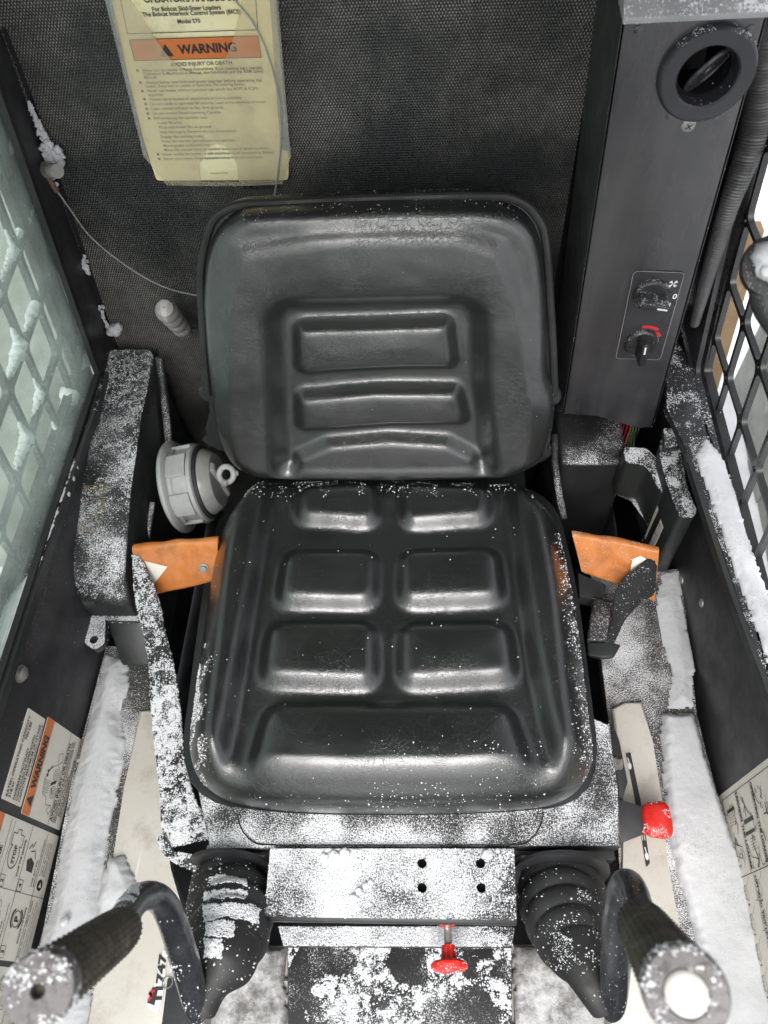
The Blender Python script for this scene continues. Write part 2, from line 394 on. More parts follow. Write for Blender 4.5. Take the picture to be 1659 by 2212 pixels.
def ribbon(bm, Lp, Rp, t=.0018, n=60, m=8, curl=0.):
    A = smooth_open(Lp, n); B = smooth_open(Rp, n); rows = []
    for i in range(n):
        r = []
        T = (A[min(i+1, n-1)]-A[max(i-1, 0)]); W = B[i]-A[i]; nn = np.cross(T, W); nn /= np.linalg.norm(nn)+1e-9
        if nn@(CAM-A[i]) < 0: nn = -nn
        for j in range(m+1):
            s = j/m; p = A[i]+W*s + nn*curl*math.sin(math.pi*s)
            r.append((bm.verts.new(V(p)), bm.verts.new(V(p-nn*t))))
        rows.append(r)
    for a, b in zip(rows, rows[1:]):
        for j in range(m):
            bm.faces.new((a[j][0], a[j+1][0], b[j+1][0], b[j][0])); bm.faces.new((a[j][1], b[j][1], b[j+1][1], a[j+1][1]))
        for j in (0, m): bm.faces.new((a[j][0], b[j][0], b[j][1], a[j][1]))
    for r in (rows[0], rows[-1]):
        for j in range(m): bm.faces.new((r[j][0], r[j][1], r[j+1][1], r[j+1][0]))
def polysdf(P, poly):
    P = np.asarray(P, float); Q = np.asarray(poly, float); d = np.full(len(P), 1e9); ins = np.zeros(len(P), bool)
    for i in range(len(Q)):
        a, b = Q[i-1], Q[i]; e = b-a; w_ = P-a
        t = np.clip((w_@e)/(e@e+1e-12), 0, 1); d = np.minimum(d, np.linalg.norm(w_-t[:, None]*e, axis=1))
        c = ((a[1] > P[:, 1]) != (b[1] > P[:, 1])); ins ^= c & (P[:, 0] < (b[0]-a[0])*(P[:, 1]-a[1])/(b[1]-a[1]+1e-12)+a[0])
    return np.where(ins, -d, d)
def sstep(x): x = np.clip(x, 0, 1); return x*x*(3-2*x)
def cushion(fr, outline, hfun, R=.022, skirt=.05, nA=300, nR=120, blur=.0034):
    O = smooth_closed(outline, nA); c = O.mean(0)
    ts = np.linspace(0, 1, nR)**.85
    P = (c+(O[None]-c)*ts[1:, None, None]).reshape(-1, 2); P = np.vstack([c[None], P])
    d = -polysdf(P, O); d = np.maximum(d, 0)
    # sample the relief on a grid, soften it like foam under vinyl, read it back
    lo_, hi_ = O.min(0)-.02, O.max(0)+.02; st_ = .0016; nx, ny = ((hi_-lo_)/st_).astype(int)+2
    gx, gy = np.meshgrid(lo_[0]+np.arange(nx)*st_, lo_[1]+np.arange(ny)*st_, indexing='ij'); Hg = hfun(np.stack([gx.ravel(), gy.ravel()], 1), None).reshape(nx, ny)
    kk = np.arange(-9, 10); kw = np.exp(-(kk*st_/blur)**2/2); kw /= kw.sum(); Hp = np.pad(Hg, 9, mode='edge')
    Hp = sum(kw[i]*Hp[i:i+nx, :] for i in range(19)); Hg = sum(kw[i]*Hp[:, i:i+ny] for i in range(19))
    fx = np.clip((P[:, 0]-lo_[0])/st_, 0, nx-1.001); fy = np.clip((P[:, 1]-lo_[1])/st_, 0, ny-1.001); ix, iy = fx.astype(int), fy.astype(int); fx -= ix; fy -= iy
    h = Hg[ix, iy]*(1-fx)*(1-fy)+Hg[ix+1, iy]*fx*(1-fy)+Hg[ix, iy+1]*(1-fx)*fy+Hg[ix+1, iy+1]*fx*fy
    roll = np.where(d < R, -R+np.sqrt(np.maximum(R*R-(R-d)**2, 0)), 0)
    H = h*sstep(d/(R*1.3)) + roll
    V3 = fr.o+P[:, :1]*fr.ux+P[:, 1:]*fr.uy+H[:, None]*fr.n
    rings = []
    for k, (dr, dz) in enumerate(((.001, -R-.006), (.0012, -R-skirt*.4), (-.001, -R-skirt*.8), (-.010, -R-skirt), (-.03, -R-skirt))):
        Q = O+(O-c)/np.linalg.norm(O-c, axis=1)[:, None]*dr
        rings.append(fr.o+Q[:, :1]*fr.ux+Q[:, 1:]*fr.uy+dz*fr.n)
    Vs = np.vstack([V3]+rings); F = []
    nr = nR-1+len(rings)
    for k in range(nA): F.append((0, 1+k, 1+(k+1) % nA))
    for i in range(nr-1):
        for k in range(nA):
            a = 1+i*nA; k2 = (k+1) % nA; F.append((a+k, a+nA+k, a+nA+k2, a+k2))
    me = bpy.data.meshes.new('cushion'); me.from_pydata(Vs.tolist(), [], F); me.update(); return me
def textbm(bm, s, fr, p0, p1=None, size=None, h=.0006, hs=1., bold=.0, align='L', shear=0., vs=1.):
    """letters lying on plane fr; baseline from p0 to p1 (local metres), thin raised ink film"""
    cu = bpy.data.curves.new('lettering', 'FONT'); cu.body = s; cu.size = 1; cu.offset = bold; cu.resolution_u = 3; cu.shear = shear
    ob = bpy.data.objects.new('lettering', cu); col.objects.link(ob)
    bpy.context.view_layer.update()
    me = bpy.data.meshes.new_from_object(ob.evaluated_get(bpy.context.evaluated_depsgraph_get()))
    col.objects.unlink(ob); bpy.data.objects.remove(ob); bpy.data.curves.remove(cu)
    co = np.array([v.co[:2] for v in me.vertices]).reshape(-1, 2)
    if len(co) == 0: return
    x0, x1 = co[:, 0].min(), co[:, 0].max()
    p0 = np.array(p0, float)
    if p1 is not None:
        e = np.array(p1, float)-p0; L = np.linalg.norm(e); e /= L; sc = L/(x1-x0); sy = sc*vs
        if size: sy = size
        sx = sc
    else: e = np.array([1., 0]); sy = size; sx = size*hs
    g = np.array([-e[1], e[0]])
    off = {'L': x0, 'C': (x0+x1)/2, 'R': x1}[align]
    vs_ = [bm.verts.new(V(fr.w(*(p0+e*(c[0]-off)*sx+g*c[1]*sy), h))) for c in co]
    for f in me.polygons:
        try: bm.faces.new([vs_[i] for i in f.vertices])
        except ValueError: pass
    bpy.data.meshes.remove(me)
def line2(bm, fr, pts, wd, h=.0006, closed=False):
    pts = [np.array(p, float) for p in pts]; n = len(pts); segs = [(pts[i], pts[(i+1) % n]) for i in range(n if closed else n-1)]
    for a, b in segs:
        e = b-a; L = np.linalg.norm(e)
        if L < 1e-7: continue
        e /= L; g = np.array([-e[1], e[0]])*wd/2; a2, b2 = a-e*wd*.3, b+e*wd*.3
        bm.faces.new([bm.verts.new(V(fr.w(*q, h))) for q in (a2-g, b2-g, b2+g, a2+g)])
def fill2(bm, fr, pts, h=.0004): bm.faces.new([bm.verts.new(V(fr.w(*q, h))) for q in pts])
def arcpts(c, r, a0, a1, n=16, ry=None): return [(c[0]+r*math.cos(a0+(a1-a0)*k/n), c[1]+(ry or r)*math.sin(a0+(a1-a0)*k/n)) for k in range(n+1)]
def ink(name, fr, draw, mat, parent):
    bm = BM(); draw(bm)
    me = bpy.data.meshes.new(name); bm.to_mesh(me); bm.free(); return meobj(name, me, mat, parent, smooth=False)

# ------------------------------------------------------------------ snow helpers
_H = rng.random((64, 64, 64))*2-1
def vnoise(Q):
    Q = np.asarray(Q, float); I = np.floor(Q).astype(int); f = Q-I; f = f*f*(3-2*f); r = 0
    for dx in (0, 1):
        for dy in (0, 1):
            for dz in (0, 1):
                w_ = (f[:, 0] if dx else 1-f[:, 0])*(f[:, 1] if dy else 1-f[:, 1])*(f[:, 2] if dz else 1-f[:, 2])
                r = r+w_*_H[(I[:, 0]+dx) & 63, (I[:, 1]+dy) & 63, (I[:, 2]+dz) & 63]
    return r
def vfbm(P, s, seed=0):
    Q = np.asarray(P)*s+np.array([seed*7.3, -seed*3.1, seed*1.7]); return vnoise(Q)+.5*vnoise(Q*2.1+3)+.25*vnoise(Q*4.3+9)
def fbm(p, s, seed=0): 
    q = Vector((p[0]*s+seed*7.3, p[1]*s-seed*3.1, p[2]*s+seed)); return mnoise.noise(q)+.5*mnoise.noise(q*2.1)+.25*mnoise.noise(q*4.3)
def tri_samples(hosts, n, upmin=.15):
    Vv, Ff, off = [], [], 0
    for o in hosts:
        me = o.data; nv = len(me.vertices); co = np.empty(nv*3, np.float32); me.vertices.foreach_get('co', co); Vv.append(co.reshape(-1, 3))
        me.calc_loop_triangles(); t = np.empty(len(me.loop_triangles)*3, np.int32); me.loop_triangles.foreach_get('vertices', t); Ff.append(t.reshape(-1, 3)+off); off += nv
    Vv = np.vstack(Vv); Ff = np.vstack(Ff); A, B, Cc = Vv[Ff[:, 0]], Vv[Ff[:, 1]], Vv[Ff[:, 2]]
    nn = np.cross(B-A, Cc-A); ar = np.linalg.norm(nn, axis=1); nz = np.abs(nn[:, 2])/(ar+1e-12)
    wgt = ar*np.where(nz > upmin, np.sqrt(nz), 0)
    if wgt.sum() == 0: return np.zeros((0, 3)), np.zeros((0, 3))
    cum = np.cumsum(wgt); idx = np.minimum(np.searchsorted(cum, rng.random(n)*cum[-1]), len(cum)-1)
    u, v = rng.random(n), rng.random(n); m = u+v > 1; u[m] = 1-u[m]; v[m] = 1-v[m]
    P = A[idx]+(B[idx]-A[idx])*u[:, None]+(Cc[idx]-A[idx])*v[:, None]
    N_ = nn[idx]/(ar[idx][:, None]+1e-12); N_[N_[:, 2] < 0] *= -1
    return P, N_
OCT = np.array([[1, 0, 0], [0, 1, 0], [-1, 0, 0], [0, -1, 0], [0, 0, 1], [0, 0, -1]], float)
OCF = np.array([[0, 1, 4], [1, 2, 4], [2, 3, 4], [3, 0, 4], [1, 0, 5], [2, 1, 5], [3, 2, 5], [0, 3, 5]])
def grains(name, P, Nn, smin, smax, label, lift=.3, power=3.):
    smin *= .75; smax *= .80
    n = len(P)
    if n == 0: return
    s = smin+(smax-smin)*rng.random(n)**power
    sc = s[:, None, None]*(.6+.8*rng.random((n, 1, 3)))
    a = rng.random(n)*6.283; ca, sa = np.cos(a), np.sin(a)
    R = np.zeros((n, 3, 3)); R[:, 0, 0] = ca; R[:, 0, 1] = -sa; R[:, 1, 0] = sa; R[:, 1, 1] = ca; R[:, 2, 2] = 1
    jit = OCT[None]*sc*(1+.35*(rng.random((n, 6, 3))-.5)); 
    tilt = rng.random(n)*1.2-.6; ct, st = np.cos(tilt), np.sin(tilt); X = np.zeros((n, 3, 3)); X[:, 0, 0] = 1; X[:, 1, 1] = ct; X[:, 1, 2] = -st; X[:, 2, 1] = st; X[:, 2, 2] = ct
    Q = np.einsum('nij,nkj->nki', R@X, jit)+(P+Nn*(s*lift)[:, None])[:, None, :]
    F = (OCF[None]+np.arange(n)[:, None, None]*6).reshape(-1, 3)
    me = bpy.data.meshes.new(name); me.vertices.add(n*6); me.vertices.foreach_set('co', Q.astype(np.float32).ravel())
    me.loops.add(len(F)*3); me.loops.foreach_set('vertex_index', F.astype(np.int32).ravel())
    me.polygons.add(len(F)); me.polygons.foreach_set('loop_start', np.arange(len(F), dtype=np.int32)*3)
    me.update(calc_edges=True); me.validate()
    me.materials.append(M['grain'])
    o = bpy.data.objects.new(name, me); col.objects.link(o); tag(o, label, 'snow', kind='stuff'); return o
def sprinkle(name, hosts, n, dens, label, smin=.0004, smax=.0016, upmin=.15, power=3.):
    P, Nn = tri_samples(hosts, int(n*1.7), upmin)
    keep = rng.random(len(P)) < dens(P)
    return grains(name, P[keep], Nn[keep], smin, smax, label, power=power)
def px(p):
    d = np.asarray(p)-CAM; k = d@FW; return 829.5+FPX*(d@RT)/k, 1106-FPX*(d@UP)/k
def snowbank(name, fr, poly, H, label, edge=.012, step=.0028, rag=.006, seed=1, bumps=.35, mat=None, category='snow'):
    """a lying layer of real snow: height field over a ragged outline"""
    poly = np.array(poly); a0, b0 = poly.min(0)-.01; a1, b1 = poly.max(0)+.01
    na, nb = int((a1-a0)/step)+1, int((b1-b0)/step)+1
    A, B = np.meshgrid(np.linspace(a0, a1, na), np.linspace(b0, b1, nb), indexing='ij'); P = np.stack([A.ravel(), B.ravel()], 1)
    d = -polysdf(P, poly)
    P3_ = np.c_[P, np.full(len(P), .1*seed)]; nz = vfbm(P3_, 90, seed); n2 = vfbm(P3_, 16, seed+3)
    nf = vnoise(P3_*380)
    d = d+rag*.25*nz+rag*.28*nf
    h = H*sstep(d/edge)**.8*(1+bumps*n2)+.0005*nf
    ok = d > 0; idx = -np.ones(len(P), int); idx[ok] = np.arange(ok.sum())
    top = fr.o+P[ok][:, :1]*fr.ux+P[ok][:, 1:]*fr.uy+(h[ok]+.0006)[:, None]*fr.n
    F = []
    I = idx.reshape(na, nb)
    for i in range(na-1):
        for j in range(nb-1):
            q = (I[i, j], I[i+1, j], I[i+1, j+1], I[i, j+1])
            if min(q) >= 0: F.append(q)
    me = bpy.data.meshes.new(name); me.from_pydata(top.tolist(), [], F); me.update()
    bm = BM(); bm.from_mesh(me); loose = [v for v in bm.verts if not v.link_faces]; bmesh.ops.delete(bm, geom=loose, context='VERTS')
    be = [e for e in bm.edges if len(e.link_faces) == 1]
    r = bmesh.ops.extrude_edge_only(bm, edges=be)
    for v in [g for g in r['geom'] if isinstance(g, bmesh.types.BMVert)]: v.co -= V(fr.n)*(H*.6+.002)
    bm.to_mesh(me); bm.free()
    o = meobj(name, me, mat or M['snow'], angle=80); tag(o, label, category, kind='stuff'); return o
def lump(bm, c, r, seed=0, flat_=.7, sub=3):
    r_ = bmesh.ops.create_icosphere(bm, subdivisions=sub, radius=1)
    for v in r_['verts']:
        k = 1+.35*fbm(v.co, 1.3, seed)+.12*fbm(v.co, 5, seed); v.co = Vector((v.co.x*k*r, v.co.y*k*r, v.co.z*k*r*flat_))+V(c)

# ================================================================== SETTING
# outdoor ground of snow and what stands beyond the side screens
bm = BM(); n = 60
vs = [[bm.verts.new(((i/n-.5)*60, (j/n-.5)*60, -.75+.03*mnoise.noise(Vector((i*.8, j*.8, 0))))) for j in range(n+1)] for i in range(n+1)]
for i in range(n):
    for j in range(n): bm.faces.new((vs[i][j], vs[i+1][j], vs[i+1][j+1], vs[i][j+1]))
tag(bmobj('snowy_ground', bm, M['snow']), 'snow covered ground outside the cab', kind='structure')

bm = BM(); fr = FY(1.6); slab(bm, fr, [fr.at(1450, 500), fr.at(1652, 500), fr.at(1542, 872), fr.at(1400, 872)], .04, bevel=.003)
tag(bmobj('wooden_board', bm, M['wood']), 'tan weathered wooden board standing in the snow outside the right screen', 'board')
t = thing('plank_wall', (1.15, 1.3, -.75), 'grey green plank wall seen through the right mesh screen', 'wall')
fr = Frame((1.0, 1.5, -.72), (-.26, -1, 0), (0, 0, 1))
fr = Frame((1.10, 1.9, -.75), (-.06, -1, 0), (0, 0, 1))
for i in range(9):
    bm = BM(); a = i*.17; slab(bm, fr.up(-.004*(i % 2)), [(a, 0), (a+.166, 0), (a+.166, 1.5), (a, 1.5)], .02, bevel=.003); bmobj('plank', bm, M['siding'], t)

bm = BM(); box(bm, -2.6, -1.25, 1.15, 3.4, -.80, -.55, .03, 3); tag(bmobj('plank_stack', bm, plastic('grey_green_board', (.46, .50, .45), (.62, .65, .60), rough=.9, dirt=(.6, .6, .58), dirtamt=.7, dscale=3)), 'low grey green stack in the snow outside the left window', 'stack')
# floor pan of the cab
bm = BM(); box(bm, -.46, .43, -.9, .905, -.02, 0, .002); tag(bmobj('cab_floor', bm, M['black']), 'black cab floor pan', kind='structure')

bm = BM(); box(bm, -.44, .415, -.925, -.90, -.02, .44, .003); tag(bmobj('unseen_dark_panel', bm, M['dark']), 'unseen dark panel added ahead of the footwell to darken backrest reflections', 'plate')  # unseen panel, added so the lower backrest reflects something dark
# rear wall
bm = BM(); fr = FY(.86)
slab(bm, fr, [(-.452, .02), (.222, .02), (.222, 1.50), (-.452, 1.50)], .012)
rear = bmobj('rear_wall', bm, M['weave']); tag(rear, 'black woven textured rear wall panel behind the seat', 'wall')
bm = BM(); box(bm, -.462, .436, .884, .90, -.02, .52, .002); box(bm, -.455, .415, .884, .90, .52, 1.50, .002); tag(bmobj('rear_bulkhead', bm, M['dark']), 'dark steel bulkhead showing in the gaps around the textured rear panel', 'panel')

bm = BM(); box(bm, -.47, .47, -.02, .90, 1.50, 1.54, .004); tag(bmobj('unseen_cab_roof', bm, M['dark']), 'unseen dark roof over the seat, added to shade the cab', 'roof')  # out of view, put in to keep overhead sky off the interior
# side wall planes (they lean inward towards the roof)
LEAN = .089
LU = Frame((-.446, 0, .477), (0, 1, 0), (LEAN, 0, 1))        # faces +x
RU = Frame((.424, 0, .505), (0, -1, 0), (-LEAN, 0, 1))       # faces -x
LL = Frame((-.442, 0, .505), (0, 1, 0), (-.055, 0, 1))       # lower left wall
LL = Frame((-.442, 0, .505), (0, 1, 0), (-.06*1, 0, 1)); LL = Frame((-.442, 0, .505), (0, 1, 0), (-.055, 0, 1))
RL = Frame((.418, 0, .505), (0, -1, 0), (.0, 0, 1))

def sidewall(fr, pxs_window, name, label, yb, ya):
    bm = BM(); s = 1 if fr.ux[1] > 0 else -1
    o = [(ya*s, .0), (yb*s, .0), (yb*s, .85), (ya*s, .85)]
    slab(bm, fr, o if s > 0 else o, .006, holes=[pxs_window])
    return tag(bmobj(name, bm, M['wallblk'], angle=30), label, 'wall')
LG = LU.up(-.008); LM = LU.up(-.026)
wl = [LU.at(0, 200), LU.at(215, 812)]
d0 = np.array(wl[0])-np.array(wl[1]); d0 /= d0[1]
z_sill = wl[1][1]
winL = [(wl[1][0]+d0[0]*.62, wl[1][1]+.62), tuple(wl[1]), (wl[1][0]-.004, .033), (-.62, .033), (-.62, wl[1][1]+.62)]
winL = round_poly(winL, [0, .02, .02, 0, 0])
sidewall(LU, winL, 'left_side_wall', 'black painted left wall frame around the green glass window', .875, -.8)
wr = [RU.at(1636, 200), RU.at(1506, 780)]
d1 = np.array(wr[0])-np.array(wr[1]); d1 /= d1[1]
winR = [(wr[1][0]+d1[0]*.62, wr[1][1]+.62), tuple(wr[1]), (wr[1][0]+.004, .001), (.62, .001), (.62, wr[1][1]+.62)]
winR = round_poly(winR, [0, .02, .015, 0, 0])
sidewall(RU, winR, 'right_side_wall', 'black painted right wall frame around the open mesh screen', .875, -.8)

# mesh guards: punched plate with square openings, seen foreshortened
def guard(name, fr, label, n0_, u_, v_, inset, bounds, border, t, mat):
    root = thing(name, fr.w(*n0_), label, 'screen', 'mesh guards over the side windows')
    bm = BM(); n0_, u_, v_ = map(np.array, (n0_, u_, v_)); cells = []
    for r in range(-9, 10):
        for c in range(-18, 19):
            C4 = [n0_+u_*c+v_*r, n0_+u_*(c+1)+v_*r, n0_+u_*(c+1)+v_*(r+1), n0_+u_*c+v_*(r+1)]; cen = sum(C4)/4
            if not (bounds[0] < cen[0] < bounds[1] and bounds[2] < cen[1] < bounds[3]): continue
            cells.append(C4)
            inner_q = [q+(-(1 if k in (1, 2) else -1)*u_/np.linalg.norm(u_)-(1 if k in (2, 3) else -1)*v_/np.linalg.norm(v_))*inset for k, q in enumerate(C4)]
            inner = round_poly(inner_q, .013, 5); m = 6; outer = []
            for i in range(4):
                prev, cur, nxt = C4[i-1], C4[i], C4[(i+1) % 4]
                for j in range(m):
                    q_ = j/(m-1)*2-1; outer.append(cur+(prev-cur)*(-q_)*.3 if q_ < 0 else cur+(nxt-cur)*q_*.3)
            to = [bm.verts.new(V(fr.w(*q))) for q in outer]; ti = [bm.verts.new(V(fr.w(*q))) for q in inner]
            bo = [bm.verts.new(V(fr.w(*q, -t))) for q in outer]; bi = [bm.verts.new(V(fr.w(*q, -t))) for q in inner]
            nn = len(inner)
            for i in range(nn):
                j = (i+1) % nn
                bm.faces.new((to[i], to[j], ti[j], ti[i])); bm.faces.new((bo[j], bo[i], bi[i], bi[j])); bm.faces.new((ti[i], ti[j], bi[j], bi[i]))
    bmesh.ops.remove_doubles(bm, verts=bm.verts, dist=.00005)
    g = bmobj('punched_mesh', bm, mat, root, angle=40)
    bm = BM(); slab(bm, fr.up(.003), border[0], t+.004, holes=[border[1]]); bmobj('screen_frame', bm, mat, root, angle=40)
    return g, cells
def grow(poly, d):
    Q = np.array(poly, float); n = len(Q); A2 = sum(Q[i-1][0]*Q[i][1]-Q[i][0]*Q[i-1][1] for i in range(n)); sg = 1 if A2 > 0 else -1; out = []
    for i in range(n):
        e1 = Q[i]-Q[i-1]; e2 = Q[(i+1) % n]-Q[i]; e1 /= np.linalg.norm(e1)+1e-12; e2 /= np.linalg.norm(e2)+1e-12
        n1 = np.array([e1[1], -e1[0]])*sg; n2 = np.array([e2[1], -e2[0]])*sg; m_ = n1+n2; m_ /= max(.4, (m_@m_)/2); out.append(tuple(Q[i]+m_*d))
    return out
def grow_centroid(poly, d):
    P = np.array(poly); c = P.mean(0); out = []
    for p in P:
        v = p-c; out.append(tuple(p+v/np.linalg.norm(v)*d))
    return out
MESHM = plastic('mesh_guard_black', (.012, .012, .012), (.02, .02, .02), rough=.35, bump=.5, bscale=200)
frR = RU.up(-.014)
nP, nQ, nR_, nU = [np.array(frR.at(*q)) for q in ((1573, 612), (1603, 695), (1541, 731), (1601, 918))]
uR = (nQ-nP+(nU-np.array(frR.at(1571, 820))))/2; vR = nR_-nP
gR, cellR = guard('mesh_screen', frR, 'black punched mesh screen of the open right window with snow in its corners', nP, uR, vR, .0031, (-.96, .9, -.25, .8), (grow(winR, .03), grow(winR, -.002)), .007, MESHM)
frL = LM
nA, nB, nC, nE, nF = [np.array(frL.at(*q)) for q in ((44, 543), (10, 627), (86, 649), (128, 763), (100, 857))]
uL = (nB-nA+nF-nE)/2; vL = (nE-nA)/2
gL, cellL = guard('mesh_screen', frL, 'punched mesh screen caked with snow clumps behind the green glass of the left window', nA, uL, vL, .0035, (-.7, .93, -.2, .8), (grow(winL, .03), grow(winL, -.010)), .008, MESHM)
bm = BM(); slab(bm, LG, grow(winL, .012), .004); gp = tag(bmobj('window_glass', bm, M['glass'], smooth=False), 'green tinted dirty glass pane of the left side window', 'window glass')
bm = BM(); slab(bm, LU.up(.003), grow(winL, .006), .008, holes=[grow(winL, -.004)])
tag(bmobj('window_seal', bm, M['rubber']), 'thin black rubber seal around the green glass', 'seal')
# snow caught on the lower bars of the openings
def snow_on_mesh(name, fr, cells, label, prob, rad, inset):
    bm = BM(); k = 0
    for C4 in cells:
        lo = sorted(C4, key=lambda q: q[1])[:2]; lo.sort(key=lambda q: abs(q[0]))
        a, b = lo[1], lo[0]                              # far corner first
        x, y = px(fr.w(*((a+b)/2)))
        if not (-60 < x < 1740 and -60 < y < 1700) or random.random() > prob: continue
        ext = .35+.6*random.random(); hi_ = .5+.6*random.random()
        for i in range(34):
            s_ = i/33*ext; q = a+(b-a)*(.08+.86*s_)+np.array([0, 1])*(inset+rad*.25*random.random())
            r_ = rad*hi_*(1-.75*i/33)*(.7+.5*random.random())
            lump(bm, fr.w(*q, -.004+.003*(random.random()-.5)), r_, k, .9, 1); k += 1
        if random.random() < .6:
            for i in range(12):
                q = a+(b-a)*.07+np.array([0, 1])*(inset+.03*i/12); lump(bm, fr.w(*q, -.004), rad*hi_*(.8-.5*i/12), k, .9, 1); k += 1
    o = bmobj(name, bm, M['snow'], angle=180); tag(o, label, 'snow', kind='stuff')
snow_on_mesh('snow_clumps', frL, cellL, 'snow clumps caught on the bars of the left mesh screen', .9, .0120, .006)
snow_on_mesh('snow_clumps', frR, cellR, 'thin snow caught along the bars of the right mesh screen', .35, .0024, .0052)

# lower walls
bm = BM(); slab(bm, LL, round_poly([(-.8, -.50), (.884, -.50), (.884, 0), (-.8, 0)], .0), .006, bevel=.001)
lwall = tag(bmobj('left_lower_panel', bm, M['wallblk']), 'flat black lower panel of the left wall carrying the decals', 'panel')
bm = BM(); slab(bm, RL, [(-.884, -.50), (.8, -.50), (.8, 0), (-.884, 0)], .006, bevel=.001)
rwall = tag(bmobj('right_lower_panel', bm, M['wallblk']), 'flat black lower panel of the right wall with two rivets', 'panel')
for q in ((1473, 1253), (1516, 1302)):
    bm = BM(); p = RL.w(*RL.at(*q)); lathe(bm, p, -RL.n*-1, [(.0065, 0), (.006, .0015), (.003, .003), (0, .0034)], 16); bmobj('rivet', bm, M['steel'], rwall)
bm = BM(); p = LL.w(*LL.at(43, 1455)); lathe(bm, p, LL.n, [(.011, 0), (.011, .002), (.008, .0025), (.008, .006), (.005, .0075), (0, .008)], 12)
bmobj('bolt_head', bm, M['steel'], lwall)

# sills between lower walls and windows
def sill(name, pts, z, label, mat, t=.012):
    bm = BM(); fr = FZ(z); slab(bm, fr, fr.ats(pts), t, bevel=.002); return tag(bmobj(name, bm, mat), label, 'sill')
sL = sill('left_sill', [(-60, 1372), (60, 1235), (120, 1080), (212, 820), (232, 800), (205, 905), (120, 1110), (0, 1498), (-60, 1640)], .505, 'narrow black sill rail along the bottom of the left window', M['black'])
sR = sill('right_sill', [(1440, 700), (1482, 765), (1540, 960), (1580, 1075), (1620, 1205), (1670, 1330), (1750, 1600), (1750, 1720), (1659, 1470), (1590, 1280), (1500, 1010), (1440, 880)], .505, 'broad black sill rail along the bottom of the right window', M['black'])
# raised inner lips of the sills
def lip(name, pts, z, label):
    bm = BM(); P = [PZ(*p, z) for p in pts]
    ribbon(bm, [p+np.array([0, 0, .004]) for p in P], [p+np.array([.006*(1 if P[0][0] < 0 else -1), 0, .004]) for p in P], .014, 40, 2); return tag(bmobj(name, bm, M['box']), label, 'rail')
lip('rail_lip', [(-40, 1610), (0, 1495), (60, 1310), (120, 1120), (200, 890)], .505, 'thin raised black lip beside the snow on the left sill')
lip('rail_lip', [(1700, 1600), (1659, 1478), (1580, 1265), (1500, 1018), (1488, 985)], .505, 'thin raised black lip beside the snow on the right sill')
fz = FZ(.506)
snowbank('sill_snow', fz, fz.ats([(-60, 1385), (60, 1240), (110, 1115), (160, 985), (170, 1000), (140, 1090), (80, 1260), (0, 1450), (-60, 1600)]), .005, 'strip of snow lying along the left window sill', .010, .0025, .004, 3, .2)
snowbank('sill_snow', fz, fz.ats([(1500, 985), (1524, 940), (1560, 985), (1596, 1075), (1636, 1205), (1686, 1330), (1750, 1600), (1750, 1690), (1659, 1440), (1590, 1245), (1520, 1040)]), .005, 'broad strip of snow lying along the right window sill', .012, .0025, .004, 4, .2)

# ------------------------------------------------------------------ side ledges, chassis and snow on them
Z0 = .30
fz = FZ(Z0)
bm = BM(); slab(bm, fz, fz.ats([(228, 1395), (335, 1395), (345, 1530), (352, 1750), (372, 1960), (440, 2240), (30, 2240), (95, 2000), (160, 1660)]), .02, bevel=.002)
ledL = tag(bmobj('left_ledge', bm, M['ledge']), 'dirty ledge left of the seat partly hidden under snow', 'ledge')
bm = BM(); slab(bm, fz, fz.ats([(1275, 1240), (1470, 1228), (1482, 1330), (1502, 1545), (1547, 1706), (1662, 2010), (1700, 2240), (1330, 2240), (1340, 1900), (1320, 1600)]), .02, bevel=.002)
ledR = tag(bmobj('right_ledge', bm, M['ledge']), 'dirty ledge right of the seat dusted with snow', 'ledge')
fz2 = FZ(Z0+.012)
t = thing('chassis_rail', fz2.w(*fz2.at(300, 1900)), 'scuffed cream painted chassis rail left of the seat', 'rail', 'cream chassis rails beside the seat')
bm = BM(); slab(bm, fz2, fz2.ats([(300, 1534), (333, 1532), (346, 1700), (362, 1880), (402, 1990), (452, 2260), (175, 2260), (215, 2080), (240, 1880), (268, 1700)]), .03, bevel=.004, seg=3); crL = bmobj('rail_body', bm, M['cream'], t)
tR = thing('chassis_rail', fz2.w(*fz2.at(1390, 1900)), 'scuffed cream painted chassis rail right of the seat', 'rail', 'cream chassis rails beside the seat')
bm = BM(); slab(bm, fz2, fz2.ats([(1322, 1530), (1350, 1516), (1388, 1515), (1410, 1600), (1432, 1740), (1442, 1860), (1470, 2010), (1502, 2130), (1530, 2260), (1310, 2260), (1345, 1900), (1348, 1750)]), .03, bevel=.004, seg=3); crR = bmobj('rail_body', bm, M['cream'], tR)
fs = FZ(Z0+.001)
snowbank('ledge_snow', fs, fs.ats([(228, 1412), (276, 1420), (280, 1480), (262, 1540), (276, 1600), (262, 1680), (240, 1790), (226, 1900), (232, 1990), (200, 2060), (200, 2260), (20, 2260), (85, 2040), (112, 1950), (160, 1680), (200, 1520)]), .011, 'thick snow bank along the left ledge under the decals', .022, .0028, .006, 5, .2)
fs2 = FZ(Z0+.013)
snowbank('ledge_snow', fs2, fs2.ats([(232, 1848), (272, 1846), (296, 1900), (300, 1960), (280, 2000), (272, 2070), (186, 2130), (206, 1960)]), .012, 'small snow mound spilling over the left cream rail', .014, .0028, .006, 8, .3)
snowbank('ledge_snow', fs, fs.ats([(1424, 1540), (1500, 1540), (1515, 1600), (1545, 1700), (1580, 1800), (1660, 2010), (1700, 2260), (1540, 2260), (1520, 2150), (1492, 2000), (1462, 1900), (1440, 1790), (1428, 1650)]), .012, 'thick snow slab along the right ledge below the red knob', .010, .0028, .004, 6, .12)
